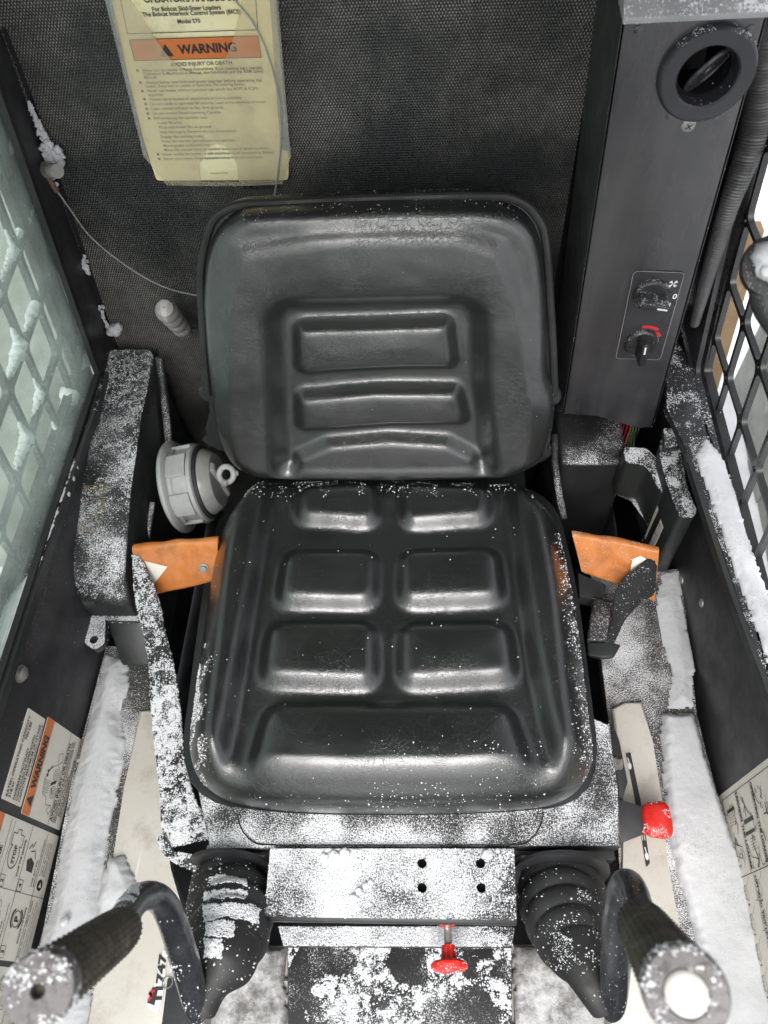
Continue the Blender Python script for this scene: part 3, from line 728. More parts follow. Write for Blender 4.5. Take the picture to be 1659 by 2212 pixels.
snowbank('ledge_snow', fs, fs.ats([(1432, 1236), (1470, 1232), (1480, 1330), (1500, 1420), (1502, 1532), (1440, 1532), (1448, 1450), (1425, 1370), (1415, 1290)]), .006, 'thinner drift of snow behind the thick slab on the right ledge', .02, .0028, .006, 7, .2)
bm = BM()
for q, r in (((178, 2030), .008), ((176, 2075), .006), ((140, 1990), .005)): lump(bm, PZ(*q, Z0+.022), r, q[0], .6)
tag(bmobj('snow_lumps', bm, M['snow'], angle=180), 'loose snow lumps on the left snow bank', 'snow', kind='stuff')

# ------------------------------------------------------------------ decals
def decal(name, fr, rect, label, cat='decal', corner=.002, mat='decal', h=.0008):
    a0, a1, b0, b1 = rect; bm = BM(); f = fr.up(h)
    slab(bm, f, round_poly([(a0, b0), (a1, b0), (a1, b1), (a0, b1)], corner, 4), h*.9)
    return tag(bmobj(name, bm, M[mat], smooth=False), label, cat), f
# heights b measured on LL (0 is the sill, negative downwards)
T = lambda s, f, p0, p1=None, **k: (lambda bm: textbm(bm, s, f, p0, p1, **k))
d, f = decal('capacity_decal', LL, (.191, .297, -.108, -.064), 'cream decal with rated operating capacity lines, above the orange warning decal')
def dr(bm):
    textbm(bm, 'RATED OPERATING CAPACITY', f, (.195, -.0735), (.290, -.0735), vs=.9, bold=.02)
    textbm(bm, '318 kg', f, (.195, -.0800), (.213, -.0800), bold=.02); textbm(bm, '700 LBS', f, (.262, -.0800), (.284, -.0800), bold=.02)
    textbm(bm, 'FAHRBARE NUTZLAST', f, (.195, -.0895), (.255, -.0895), bold=.02)
    textbm(bm, 'CAPACIDAD DE OPERACIÓN', f, (.195, -.0955), (.272, -.0955), bold=.02)
    textbm(bm, 'CAPACITÉ MAXIMUM DE LEVAGE', f, (.195, -.1015), (.287, -.1015), bold=.02)
    textbm(bm, 'SW L.T. SICHERE ARBEITSLAST STANDARD MIT', f, (.225, -.1060), (.290, -.1060), bold=.03)
ink('lettering', f, dr, M['ink'], d)
d, f = decal('warning_decal', LL, (.185, .302, -.212, -.1125), 'cream and orange warning decal showing a loader drawing, on the left wall')
ink('orange_band', f, lambda bm: slab(bm, f.up(.0003), round_poly([(.185, -.129), (.302, -.129), (.302, -.1125), (.185, -.1125)], .002, 4), .0002), M['decalor'], d)
def dr(bm):
    textbm(bm, 'WARNING', f, (.215, -.1265), (.280, -.1265), bold=.05, size=.0150, h=.0008)
    line2(bm, f, [(.185, -.1295), (.302, -.1295)], .0007); line2(bm, f, [(.185, -.178), (.302, -.178)], .0007)
    fill2(bm, f, [(.195, -.127), (.209, -.127), (.202, -.1145)], .0008)
    textbm(bm, 'AVOID INJURY OR DEATH', f, (.190, -.1855), (.288, -.1855), bold=.03)
    textbm(bm, 'SEE OPERATION & MAINTENANCE OR', f, (.190, -.1910), (.292, -.1910), bold=.01)
    textbm(bm, 'SERVICE MANUAL FOR INSTRUCTIONS TO:', f, (.190, -.1955), (.294, -.1955), bold=.01)
    textbm(bm, '- BLOCK UP LOADER', f, (.196, -.2005), (.250, -.2005), bold=.01)
    textbm(bm, '- LIFT AND LOWER THE CAB', f, (.196, -.2055), (.272, -.2055), bold=.01)
    # loader drawing: body, cab cage, two wheels, bucket, person
    for c in ((.222, -.1695), (.243, -.1685)):
        for r in (.0075, .0055, .003, .0013): line2(bm, f, arcpts(c, r, 0, 6.283, 22), .0004, closed=True)
    line2(bm, f, [(.207, -.172), (.205, -.160), (.214, -.156), (.216, -.146), (.232, -.142), (.246, -.150), (.252, -.158), (.256, -.166), (.251, -.173)], .0006)
    for k in range(6): line2(bm, f, [(.218+k*.0028, -.146+k*.0004), (.219+k*.0028, -.158)], .0003)
    for k in range(4): line2(bm, f, [(.217, -.148-k*.003), (.233, -.145-k*.003)], .0003)
    line2(bm, f, [(.256, -.166), (.268, -.162), (.272, -.170), (.262, -.175)], .0006, closed=True)
    line2(bm, f, [(.200, -.165), (.196, -.172), (.202, -.176), (.208, -.172)], .0006, closed=True)
    fill2(bm, f, [(.228, -.160), (.232, -.160), (.238, -.172), (.234, -.172)]); fill2(bm, f, arcpts((.2385, -.147), .0022, 0, 6.28, 10)[:-1]); fill2(bm, f, arcpts((.2435, -.1465), .002, 0, 6.28, 10)[:-1])
    line2(bm, f, [(.245, -.149), (.251, -.153)], .0015); line2(bm, f, [(.226, -.164), (.221, -.168)], .0012)
ink('lettering', f, dr, M['ink'], d)
d, f = decal('instruction_decal', LL, (.036, .178, -.214, -.020), 'large instruction decal with STOP and P symbols at the lower left')
ink('orange_band', f, lambda bm: slab(bm, f.up(.0003), round_poly([(.036, -.078), (.178, -.078), (.178, -.020), (.036, -.020)], .002, 4), .0002), M['decalor'], d)
def dr(bm):
    line2(bm, f, [(.036, -.0785), (.178, -.0785)], .0008)
    textbm(bm, 'BEFORE LEAVING LOADER:', f, (.060, -.0925), (.146, -.0925), bold=.04, size=.0095)
    for b in (-.0965, -.1045): line2(bm, f, [(.038, b), (.176, b)], .0006)
    for b in (-.1450, -.1850): line2(bm, f, [(.036, b), (.176, b)], .0008)
    line2(bm, f, [(.105, -.1045), (.105, -.185)], .0006); line2(bm, f, [(.105, -.185), (.105, -.212)], .0006)
    for c, s in (((.112, -.110), '2'), ((.112, -.151), '4'), ((.044, -.151), '3')):
        line2(bm, f, [(c[0]-.006, c[1]-.005), (c[0]+.006, c[1]-.005), (c[0]+.006, c[1]+.005), (c[0]-.006, c[1]+.005)], .0006, closed=True)
        textbm(bm, s, f, (c[0], c[1]-.003), None, size=.0085, align='C', bold=.03)
    # stop symbol
    line2(bm, f, arcpts((.140, -.120), .014, .8, 5.5, 24, .011), .0011); line2(bm, f, [(.150, -.112), (.150, -.108), (.163, -.108), (.163, -.116), (.168, -.116), (.168, -.124), (.163, -.124), (.163, -.132), (.150, -.132), (.150, -.128)], .0009)
    textbm(bm, 'STOP', f, (.131, -.1235), (.151, -.1235), bold=.03)
    textbm(bm, 'STOP THE ENGINE', f, (.120, -.1395), (.160, -.1395), bold=.03)
    # seat bar
    fill2(bm, f, [(.128, -.170), (.139, -.170), (.144, -.160), (.140, -.152), (.129, -.156)]); line2(bm, f, [(.144, -.170), (.152, -.165), (.150, -.156)], .0012); line2(bm, f, [(.152, -.150), (.158, -.155), (.155, -.158), (.162, -.162)], .0011)
    textbm(bm, 'RAISE SEAT BAR.', f, (.114, -.1775), (.144, -.1775), bold=.02); textbm(bm, 'MOVE PEDALS UNTIL BOTH LOCK', f, (.114, -.1825), (.168, -.1825), bold=.02)
    textbm(bm, 'ENGAGE THE BRAKE', f, (.054, -.1795), (.092, -.1795), bold=.03)
    textbm(bm, 'PUT ATTACHMENT FLAT ON GROUND.', f, (.040, -.1395), (.092, -.1395), bold=.02); textbm(bm, 'LOWER THE LIFT ARMS.', f, (.040, -.1345), (.074, -.1345), bold=.02)
    line2(bm, f, arcpts((.078, -.163), .0085, 0, 6.283, 24), .0010, closed=True); textbm(bm, 'P', f, (.078, -.167), None, size=.012, align='C', bold=.04)
    line2(bm, f, arcpts((.078, -.163), .0115, .6, 2.5, 10), .0022); line2(bm, f, arcpts((.078, -.163), .0115, 3.8, 5.7, 10), .0022)
    for c in ((.060, -.120), (.078, -.120)):
        for r in (.006, .003): line2(bm, f, arcpts(c, r, 0, 6.283, 18), .0005, closed=True)
    line2(bm, f, [(.055, -.113), (.060, -.108), (.080, -.108), (.094, -.120), (.086, -.124)], .0006)
    fill2(bm, f, arcpts((.118, -.196), .0065, 0, 6.28, 20)[:-1])
    for k, s in enumerate(('Scan to view safety video', 'Before starting machine, read the manual.', 'Learn machine controls before use.', 'Never modify equipment. Use approved parts.')): textbm(bm, s, f, (.040, -.1905-.005*k), (.100-.006*(k % 2), -.1905-.005*k))
    for k, s in enumerate(('Scanner pour visionner', 'video de securite', 'Escanear para ver')): textbm(bm, s, f, (.128, -.1915-.005*k), (.166, -.1915-.005*k))
ink('lettering', f, dr, M['ink'], d)
ink('play_mark', f, lambda bm: fill2(bm, f, [(.1155, -.199), (.1155, -.193), (.1215, -.196)], .0009), M['decal'], d)
d, f = decal('loader_decal', LL, (-.10, .030, -.214, -.10), 'lower decal with a loader line drawing, at the very left edge below the instruction decal')
def dr(bm):
    for b in (-.150, -.19): line2(bm, f, [(-.1, b), (.028, b)], .0008)
    fill2(bm, f, [(.002, -.188), (.026, -.188), (.026, -.178), (.002, -.183)])
    for k in range(6): line2(bm, f, [(-.002+k*.003, -.150), (-.002+k*.003, -.166)], .0006)
    for c in ((-.004, -.180), (.014, -.172)):
        for r in (.007, .0035): line2(bm, f, arcpts(c, r, 0, 6.283, 18), .0006, closed=True)
    line2(bm, f, [(-.02, -.165), (-.008, -.158), (.012, -.158), (.022, -.168)], .0008)
    textbm(bm, 'AND END OF', f, (.0, -.2005), (.026, -.2005), bold=.02)
ink('lettering', f, dr, M['ink'], d)

# right wall decal (ux runs towards -y)
d, f = decal('instruction_decal', RL, (-.248, .06, -.214, -.012), 'large instruction decal with line drawings of levers and loaders on the right wall')
def dr(bm):
    line2(bm, f, [(-.240, -.205), (.05, -.205)], .0012); line2(bm, f, [(-.240, -.205), (-.240, -.02)], .0008)
    line2(bm, f, [(-.150, -.205), (-.150, -.02)], .0010); line2(bm, f, [(-.150, -.205), (-.150, -.212)], .0006)
    line2(bm, f, [(-.240, -.158), (-.150, -.158)], .0007); line2(bm, f, [(-.150, -.152), (.05, -.152)], .0007); line2(bm, f, [(-.240, -.108), (-.15, -.108)], .0007)
    textbm(bm, 'LEAVING THE LOADER', f, (-.238, -.156), (-.152, -.156), bold=.05, size=.0075)
    textbm(bm, 'OPERATING THE LOADER', f, (-.238, -.106), (-.152, -.106), bold=.05, size=.0075)
    textbm(bm, 'LIFT AND TILT LEVERS', f, (-.146, -.150), (-.07, -.150), bold=.03)
    rr = random.Random(4)
    for k in range(46):
        c0 = (rr.uniform(-.232, -.158), rr.choice((-.18, -.132, -.085, -.05))+rr.uniform(-.014, .014)); pp = [c0]
        for _ in range(rr.randint(2, 5)): pp.append((min(-.153, max(-.237, pp[-1][0]+rr.uniform(-.012, .012))), pp[-1][1]+rr.uniform(-.007, .007)))
        line2(bm, f, pp, rr.choice((.0006, .0009, .0013)))
    for k in range(9):
        c = (-.228+.009*k, -.19+.012*math.sin(k*2.1)); line2(bm, f, arcpts(c, .006+.003*(k % 3), k, k+2.6, 8), .0007)
    fill2(bm, f, [(-.226, -.170), (-.222, -.170), (-.222, -.196), (-.226, -.196)]); fill2(bm, f, [(-.205, -.118), (-.200, -.118), (-.200, -.148), (-.205, -.148)]); fill2(bm, f, [(-.192, -.120), (-.188, -.120), (-.188, -.150), (-.192, -.150)])
    for k in range(5): line2(bm, f, [(-.219+.003*k, -.172), (-.219+.003*k, -.190)], .0004); line2(bm, f, [(-.183+.003*k, -.122), (-.183+.003*k, -.140)], .0004)
    line2(bm, f, [(-.19, -.2), (-.175, -.196), (-.168, -.175), (-.180, -.170)], .0009, closed=True); line2(bm, f, [(-.178, -.15), (-.165, -.145), (-.160, -.125), (-.172, -.118)], .0009)
    for i in range(6):
        for j in range(3):
            c = (-.134+.030*i, -.182+.042*j)
            line2(bm, f, [(c[0]-.007, c[1]), (c[0]+.005, c[1]+.004), (c[0]+.010, c[1]+.0), (c[0]+.006, c[1]-.006), (c[0]-.006, c[1]-.006)], .0006, closed=True)
            line2(bm, f, arcpts((c[0]-.003, c[1]-.006), .003, 0, 6.28, 10), .0005); line2(bm, f, arcpts((c[0]+.005, c[1]-.006), .003, 0, 6.28, 10), .0005)
            line2(bm, f, [(c[0]-.006, c[1]+.004), (c[0]-.014, c[1]+.013)], .0005); line2(bm, f, [(c[0]-.004, c[1]-.014), (c[0]+.012, c[1]-.014), (c[0]+.012, c[1]-.020)], .0006)
    textbm(bm, 'FLOAT   TILT   LOWER   RAISE', f, (-.140, -.2025), (.03, -.2025), bold=.01)
ink('lettering', f, dr, M['ink'], d)
def dr(bm):
    for i in range(6):
        for j in range(3):
            c = (-.124+.030*i, -.184+.042*j); line2(bm, f, arcpts(c, .004, -.6, .8, 5), .0014)
ink('red_marks', f, dr, M['redink'], d)

# sticker and dark plate on the cream rail, bottom left
fr = FZ(Z0+.0135)
def pr(fr, pts): return [fr.at(*p) for p in pts]
bm = BM(); slab(bm, fr, pr(fr, [(315, 2168), (338, 2115), (352, 2052), (362, 2055), (352, 2150), (340, 2195)]), .0008)
st = tag(bmobj('number_sticker', bm, M['white'], smooth=False), 'small white sticker numbered 11747 by the left grip', 'sticker')
bm = BM(); textbm(bm, '11747', fr, fr.at(349, 2160), fr.at(360, 2060), size=.012, bold=.04, h=.0008); me = bpy.data.meshes.new('number'); bm.to_mesh(me); bm.free(); meobj('lettering', me, M['ink'], st, False)
bm = BM(); fill2(bm, fr, pr(fr, [(318, 2166), (330, 2132), (342, 2136), (334, 2172)]), .0007); me = bpy.data.meshes.new('patch'); bm.to_mesh(me); bm.free(); meobj('black_patch', me, M['ink'], st, False)
bm = BM(); line2(bm, fr, pr(fr, [(322, 2160), (328, 2150), (324, 2146), (333, 2140)]), .003, .0011); me = bpy.data.meshes.new('mark'); bm.to_mesh(me); bm.free(); meobj('red_mark', me, M['redink'], st, False)
bm = BM(); slab(bm, fr, round_poly(pr(fr, [(362, 2112), (418, 2122), (412, 2250), (345, 2250)]), .002), .0008)
pl = tag(bmobj('control_plate', bm, M['black'], smooth=False), 'small dark control plate decal at the bottom left', 'decal')
bm = BM()
for q in ((362, 2122), (414, 2134)): line2(bm, fr, arcpts(fr.at(*q), .006, 0, 6.28, 20), .0012, .001, True)
me = bpy.data.meshes.new('rings'); bm.to_mesh(me); bm.free(); meobj('ring_marks', me, M['grey'], pl, False)
for nm, q in (('upper', [(405, 1985), (412, 1985), (405, 2098), (397, 2098)]), ('lower', [(424, 2128), (434, 2130), (424, 2250), (412, 2250)])):
    bm = BM(); slab(bm, fr.up(.0005), round_poly(pr(fr, q), .0012), .0008); s_ = tag(bmobj('strip_decal', bm, M['decal'], smooth=False), f'narrow cream strip decal with a dark outline, {nm} of two by the left lever', 'decal', 'strip decals on the left rail')
    bm = BM(); line2(bm, fr, pr(fr, q), .0011, .0008, True); me = bpy.data.meshes.new('outline'); bm.to_mesh(me); bm.free(); meobj('outline', me, M['ink'], s_, False)

# ------------------------------------------------------------------ operator seat
SF = Frame((0, .20, .425), (1, 0, 0), (0, 1, -.045))
outl = [(548, 1046), (620, 1038), (800, 1034), (1050, 1040), (1130, 1050), (1180, 1075), (1208, 1115), (1226, 1180), (1247, 1280), (1264, 1400), (1279, 1520), (1289, 1600), (1286, 1660), (1262, 1705), (1220, 1730), (1150, 1743), (1000, 1752), (840, 1754), (680, 1752), (560, 1744), (470, 1727), (425, 1700), (402, 1660), (397, 1590), (408, 1500), (424, 1380), (440, 1270), (462, 1160), (492, 1090)]
ST = SF.up(.028)
def CP(pts): return [ST.at(384+.5787*x, 998.4+.5787*y) for x, y in pts]
pads = [round_poly(CP(q), .026, 7) for q in (
 [(395, 335), (757, 335), (752, 555), (362, 548)], [(822, 335), (1200, 325), (1228, 540), (816, 555)],
 [(335, 600), (752, 600), (757, 858), (303, 842)], [(818, 605), (1242, 600), (1278, 832), (818, 858)],
 [(440, 95), (757, 70), (757, 258), (440, 238)], [(828, 70), (1185, 90), (1168, 238), (828, 262)])]
padG = round_poly(CP([(330, 905), (1248, 905), (1350, 1230), (238, 1240)]), [.028, .028, .01, .01], 6)
bolL = CP([(-200, -100), (365, -100), (350, 180), (265, 700), (225, 950), (165, 1215), (150, 1500), (-200, 1500)])
bolR = CP([(1800, -100), (1210, -100), (1235, 190), (1300, 700), (1345, 950), (1400, 1140), (1460, 1500), (1800, 1500)])
def seat_h(P, d):
    h = np.zeros(len(P))
    for k, pd in enumerate(pads):
        s = polysdf(P, pd); h = np.maximum(h, .0140*sstep((-s+.005)/.019)+.007*(1-np.exp(np.minimum(s, 0)/.02))*(s < 0))
    s = polysdf(P, padG); h = np.maximum(h, .0150*sstep((-s+.006)/.022)+.009*(1-np.exp(np.minimum(s, 0)/.03))*(s < 0))
    for pd in (bolL, bolR):
        s = polysdf(P, pd); h = np.maximum(h, .020*sstep((-s+.004)/.020)+.012*(1-np.exp(np.minimum(s, 0)/.035))*(s < 0)*1.0)
    h += .0008*vfbm(np.c_[P, P[:, 0]*0], 22, 2)
    return h
root = thing('operator_seat', (0, .35, .33), 'black vinyl operator seat with embossed pads, lightly flecked with snow', 'seat')
me = cushion(ST, [ST.at(x, y-(14 if y < 1060 else 0)-30*max(0, min(1, (y-1560)/120))) for x, y in outl], seat_h, R=.032, skirt=.045, nA=360, nR=150, blur=.0046)
seat = meobj('seat_cushion', me, M['vinyl'], root, angle=80)
# seat pan under the cushion
bm = BM(); f = SF.up(-.052); o2 = smooth_closed([f.at(x, y+ (6 if y > 1600 else 0)) for x, y in outl], 90); slab(bm, f, [tuple(p) for p in o2], .012, bevel=.003)
bmobj('seat_pan', bm, M['shell'], root)

# backrest
BF = Frame((0, .635, .455), (1, 0, 0), (0, .11, .345))
def BP(pts, fr=None): return [(fr or BF).at(384+.5324*x, 399.4+.5324*y) for x, y in pts]
bout = [(300, 118), (640, 101), (900, 93), (1200, 95), (1335, 112), (1410, 148), (1458, 210), (1482, 290), (1497, 420), (1505, 600), (1507, 780), (1530, 870), (1536, 950), (1522, 1040), (1482, 1110), (1420, 1155), (1340, 1182), (1200, 1192), (900, 1197), (600, 1197), (400, 1192), (280, 1170), (200, 1115), (152, 1045), (132, 960), (126, 880), (110, 760), (95, 600), (90, 460), (102, 330), (125, 245), (172, 180), (235, 138)]
BT = BF.up(.02)
recess = round_poly(BP([(365, 490), (1235, 470), (1240, 800), (1275, 1130), (1300, 1500), (380, 1500), (395, 1150)], BT), [.035, .035, 0, 0, 0, 0, 0], 8)
bp1 = round_poly(BP([(462, 580), (1118, 560), (1140, 775), (800, 778), (470, 800)], BT), [.014, .014, .014, 0, .014], 5)
bp2 = round_poly(BP([(470, 868), (800, 838), (1150, 840), (1190, 1002), (850, 1005), (474, 1032)], BT), [.014, 0, .014, .012, 0, .012], 5)
bp3 = round_poly(BP([(470, 1120), (600, 1062), (850, 1040), (1100, 1055), (1220, 1120), (1240, 1300), (450, 1300)], BT), [.01, .02, .02, .02, .01, 0, 0], 5)
topband = BP([(250, 275), (600, 215), (900, 205), (1150, 212), (1300, 262), (1390, 500), (1450, 900), (1440, 1200), (1700, 1400), (1700, -100), (-100, -100), (-100, 1400), (220, 1200), (190, 900), (180, 500)], BT)
def back_h(P, d):
    s = polysdf(P, recess); h = -.025*sstep((-s+.012)/.030)
    for q, a in ((bp1, .011), (bp2, .011), (bp3, .010)):
        s2 = polysdf(P, q); h += 1.5*a*sstep((-s2+.004)/.016)+.004*(1-np.exp(np.minimum(s2, 0)/.02))*(s2 < 0)
    h += .006*(1-np.exp(-np.maximum(s, 0)/.03))
    st_ = polysdf(P, topband); h -= .010*sstep((-st_+.010)/.028)
    h += .0007*vfbm(np.c_[P, P[:, 0]*0], 20, 5)
    return h
back = meobj('backrest', cushion(BT, [BT.at(384+.5324*x, 399.4+.5324*y+(16 if y > 1100 else 0)) for x, y in bout], back_h, R=.024, skirt=.03, nA=360, nR=150), M['vinyl'], root, angle=80)
so = [(128, 180), (165, 120), (250, 82), (400, 72), (800, 55), (1260, 45), (1380, 62), (1450, 118), (1490, 215), (1512, 500), (1524, 720), (1524, 850), (1490, 1000), (1400, 1140), (200, 1080), (140, 960), (118, 800), (98, 500), (96, 330)]
bm = BM(); f = BF.up(-.012); o2 = smooth_closed([f.at(384+.5324*x, 399.4+.5324*y) for x, y in so], 110); slab(bm, f, [tuple(p) for p in o2], .028, bevel=.006, seg=4)
shell = bmobj('backrest_shell', bm, M['shell'], root)
bm = BM(); P3 = [f.w(*p, .001) for p in o2]; kx = [i for i, p in enumerate(P3) if px(p)[1] > 860]; st0 = max(kx)+1; P3 = [p for p in P3[st0:]+P3[:st0] if px(p)[1] <= 860]; tube(bm, P3, .0052, 10, 220); bmobj('rim_bead', bm, M['rubber'], root)
# hinge bracket lugs at the lower corners of the backrest
for q in ((440, 870), (1197, 880)):
    bm = BM(); p = BF.w(*BF.at(*q), -.03); lathe(bm, p, (0, -.95, .3), [(0, -.01), (.013, -.01), (.013, .004), (.010, .008), (0, .009)], 24); bmobj('hinge_lug', bm, M['black'], root)

# ------------------------------------------------------------------ seat base platform, flap, bracket plate
fz = FZ(.365)
base = thing('steel_platform', fz.w(*fz.at(880, 1800)), 'black steel platform dusted with snow under the front of the cushion', 'platform')
bm = BM(); slab(bm, fz, fz.ats([(425, 1700), (452, 1834), (1342, 1828), (1334, 1700), (1318, 1560), (1268, 1555), (1200, 1400), (520, 1400), (450, 1640)]), .026, bevel=.004); plat = bmobj('platform', bm, M['frost'], base)
bm = BM(); f2 = FZ(.371); slab(bm, f2, round_poly(f2.ats([(500, 1700), (512, 1765), (545, 1824), (1135, 1824), (1168, 1790), (1178, 1700)]), [0, .012, .02, .02, .012, 0]), .006, bevel=.003); flap = bmobj('front_flap', bm, M['frost'], base)
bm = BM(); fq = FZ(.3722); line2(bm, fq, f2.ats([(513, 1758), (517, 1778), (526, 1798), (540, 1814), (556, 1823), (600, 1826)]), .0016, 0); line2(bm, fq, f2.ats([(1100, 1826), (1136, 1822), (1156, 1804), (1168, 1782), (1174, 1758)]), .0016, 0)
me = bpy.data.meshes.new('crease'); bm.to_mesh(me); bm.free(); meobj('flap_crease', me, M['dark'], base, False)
# front wall of the base below the platform
bm = BM(); a = fz.at(450, 1834); b = fz.at(1338, 1830); box(bm, a[0], b[0], a[1]+.004, a[1]+.03, .06, .338, .004); bmobj('front_wall', bm, M['black'], base)
bm = BM(); box(bm, -.20, .20, .2, .80, .03, .335, .01); bmobj('pedestal', bm, M['dark'], base)
bm = BM(); box(bm, -.31, .31, .38, .855, .02, .10, .01); bmobj('under_tray', bm, M['dark'], base)
for q in ((563, 1861), (1136, 1863)):
    bm = BM(); p = PZ(*q, .345); lathe(bm, p, (0, -1, .2), [(.012, -.004), (.012, 0), (.008, .001), (.008, .006), (0, .007)], 6); bmobj('bolt', bm, M['steel'], base)
bm = BM(); p = PZ(1332, 1650, .355); lathe(bm, p, (.8, -.2, .5), [(.009, -.004), (.009, 0), (.007, .001), (.007, .006), (0, .007)], 6); bmobj('bolt', bm, M['steel'], base)

bm = BM(); box(bm, -.128, .140, .095, .16, .312, .366, .003); bmobj('hole_shade_block', bm, M['dark'], base)  # near-black block added under the plate so its holes look shaded
br = thing('front_bracket', PZ(843, 1910, .38), 'snow covered rectangular bracket plate with four round holes', 'bracket')
fb = FZ(.383); o4 = fb.ats([(584, 1833), (1110, 1833), (1117, 1988), (570, 1980)])
hol = [arcpts(fb.at(*q), .0052, 0, 6.283, 20)[:-1] for q in ((912, 1865), (1038, 1865), (912, 1918), (1040, 1918))]
bm = BM(); slab(bm, fb, o4, .003, holes=hol); brp = bmobj('bracket_plate', bm, M['frost'], br)
bm = BM(); p0, p1 = fb.w(*o4[3]), fb.w(*o4[2]); prism(bm, [p0+[0, .001, .0], p1+[0, .001, .0], p1+[0, -.004, -.004], p0+[0, -.004, -.004]], [p0+[0, .001, -.016], p1+[0, .001, -.016], p1+[0, -.004, -.016], p0+[0, -.004, -.016]], .0012); bmobj('folded_lip', bm, M['black'], br)
fl = FZ(.30); bm = BM(); slab(bm, fl, fl.ats([(600, 2000), (1112, 2000), (1108, 2046), (612, 2044)]), .02, bevel=.002); 
lst = tag(bmobj('lower_step', bm, M['frost']), 'snowy steel step below the bracket plate', 'step')
fl = FZ(.19); bm = BM(); slab(bm, fl, fl.ats([(622, 2036), (1105, 2036), (1106, 2300), (622, 2300)]), .02, bevel=.003)
pan = tag(bmobj('floor_plate', bm, M['frostlo']), 'black footwell panel with patches of snow under the red pull knob', 'panel')
for nm, pts in (('left', [(430, 2060), (622, 2040), (622, 2300), (400, 2300)]), ('right', [(1105, 2040), (1350, 2040), (1350, 2300), (1105, 2300)])):
    fl = FZ(.13); bm = BM(); slab(bm, fl, fl.ats(pts), .02, bevel=.003); tag(bmobj('footwell_tray', bm, M['cream']), f'snow filled footwell tray {nm} of the black panel', 'tray', 'trays beside the footwell panel')
    fs = FZ(.131); snowbank('footwell_snow', fs, fs.ats(pts), .012, f'uneven greyish snow in the {nm} footwell tray', .01, .004, .006, 11 if nm == 'left' else 12, .5, M['dirtysnow'])
# pull knob
pk = thing('pull_knob', PZ(968, 2030, .33), 'red mushroom pull knob on a threaded rod under the bracket', 'knob')
bm = BM(); A, B_ = PZ(966, 1996, .345), PZ(969, 2056, .350); tube(bm, [A, (A+B_)/2, B_], .0042, 12, 40, prof=lambda s: 1+.12*math.sin(s*120)); bmobj('rod', bm, M['steel'], pk)
ax = (B_-A)/np.linalg.norm(B_-A)
bm = BM(); lathe(bm, B_-ax*.006, ax, [(0, 0), (.0075, 0), (.0085, .010), (.0095, .015), (.019, .017), (.0205, .019), (.0205, .0215), (.018, .0235), (0, .024)], 40); rh = bmobj('knob_head', bm, M['red'], pk)
bm = BM(); lathe(bm, A, ax, [(0, -.004), (.0085, -.004), (.009, .002), (0, .003)], 20); bmobj('red_collar', bm, M['red'], pk)

# ------------------------------------------------------------------ rubber boots and control levers
def boot(px_path, radii, nrings, label, flange_px, fz_, group='rubber boots of the two control levers'):
    root = thing('lever_boot', PZ(*px_path[0][:2], px_path[0][2]), label, 'boot', group)
    P = [PZ(*q) for q in px_path]; bm = BM()
    tube(bm, P, radii, 40, 150, prof=lambda s: 1+(.16*((abs(math.sin(s*math.pi*nrings)))**.55-.7)*min(1, max(0, (.66-s)*12))))
    b_ = bmobj('bellows', bm, M['rubber'], root, angle=60)
    c = PZ(*flange_px, fz_); bm = BM(); lathe(bm, c, (0, -1, .25), [(0, -.004), (radii[0]+.008, -.004), (radii[0]+.008, 0), (radii[0]+.001, .002), (0, .002)], 48); bmobj('flange_ring', bm, M['black'], root)
    return b_, P
bl, PLb = boot([(498, 1900, .325), (498, 1938, .345), (497, 1980, .365), (492, 2022, .385), (485, 2055, .400), (479, 2088, .408), (458, 2132, .410), (438, 2180, .400)], [.044, .047, .047, .044, .039, .0335, .0175, .0145], 6.5, 'ribbed black rubber boot of the left lever with snow on its folds', (500, 1880), .335)
brt, PRb = boot([(1212, 1915, .325), (1216, 1950, .345), (1224, 1992, .365), (1236, 2035, .385), (1250, 2070, .400), (1264, 2100, .408), (1282, 2140, .408), (1303, 2176, .400)], [.048, .048, .044, .037, .0295, .022, .0165, .014], 6.5, 'ribbed black rubber boot of the right lever, only lightly snowed', (1212, 1888), .335)

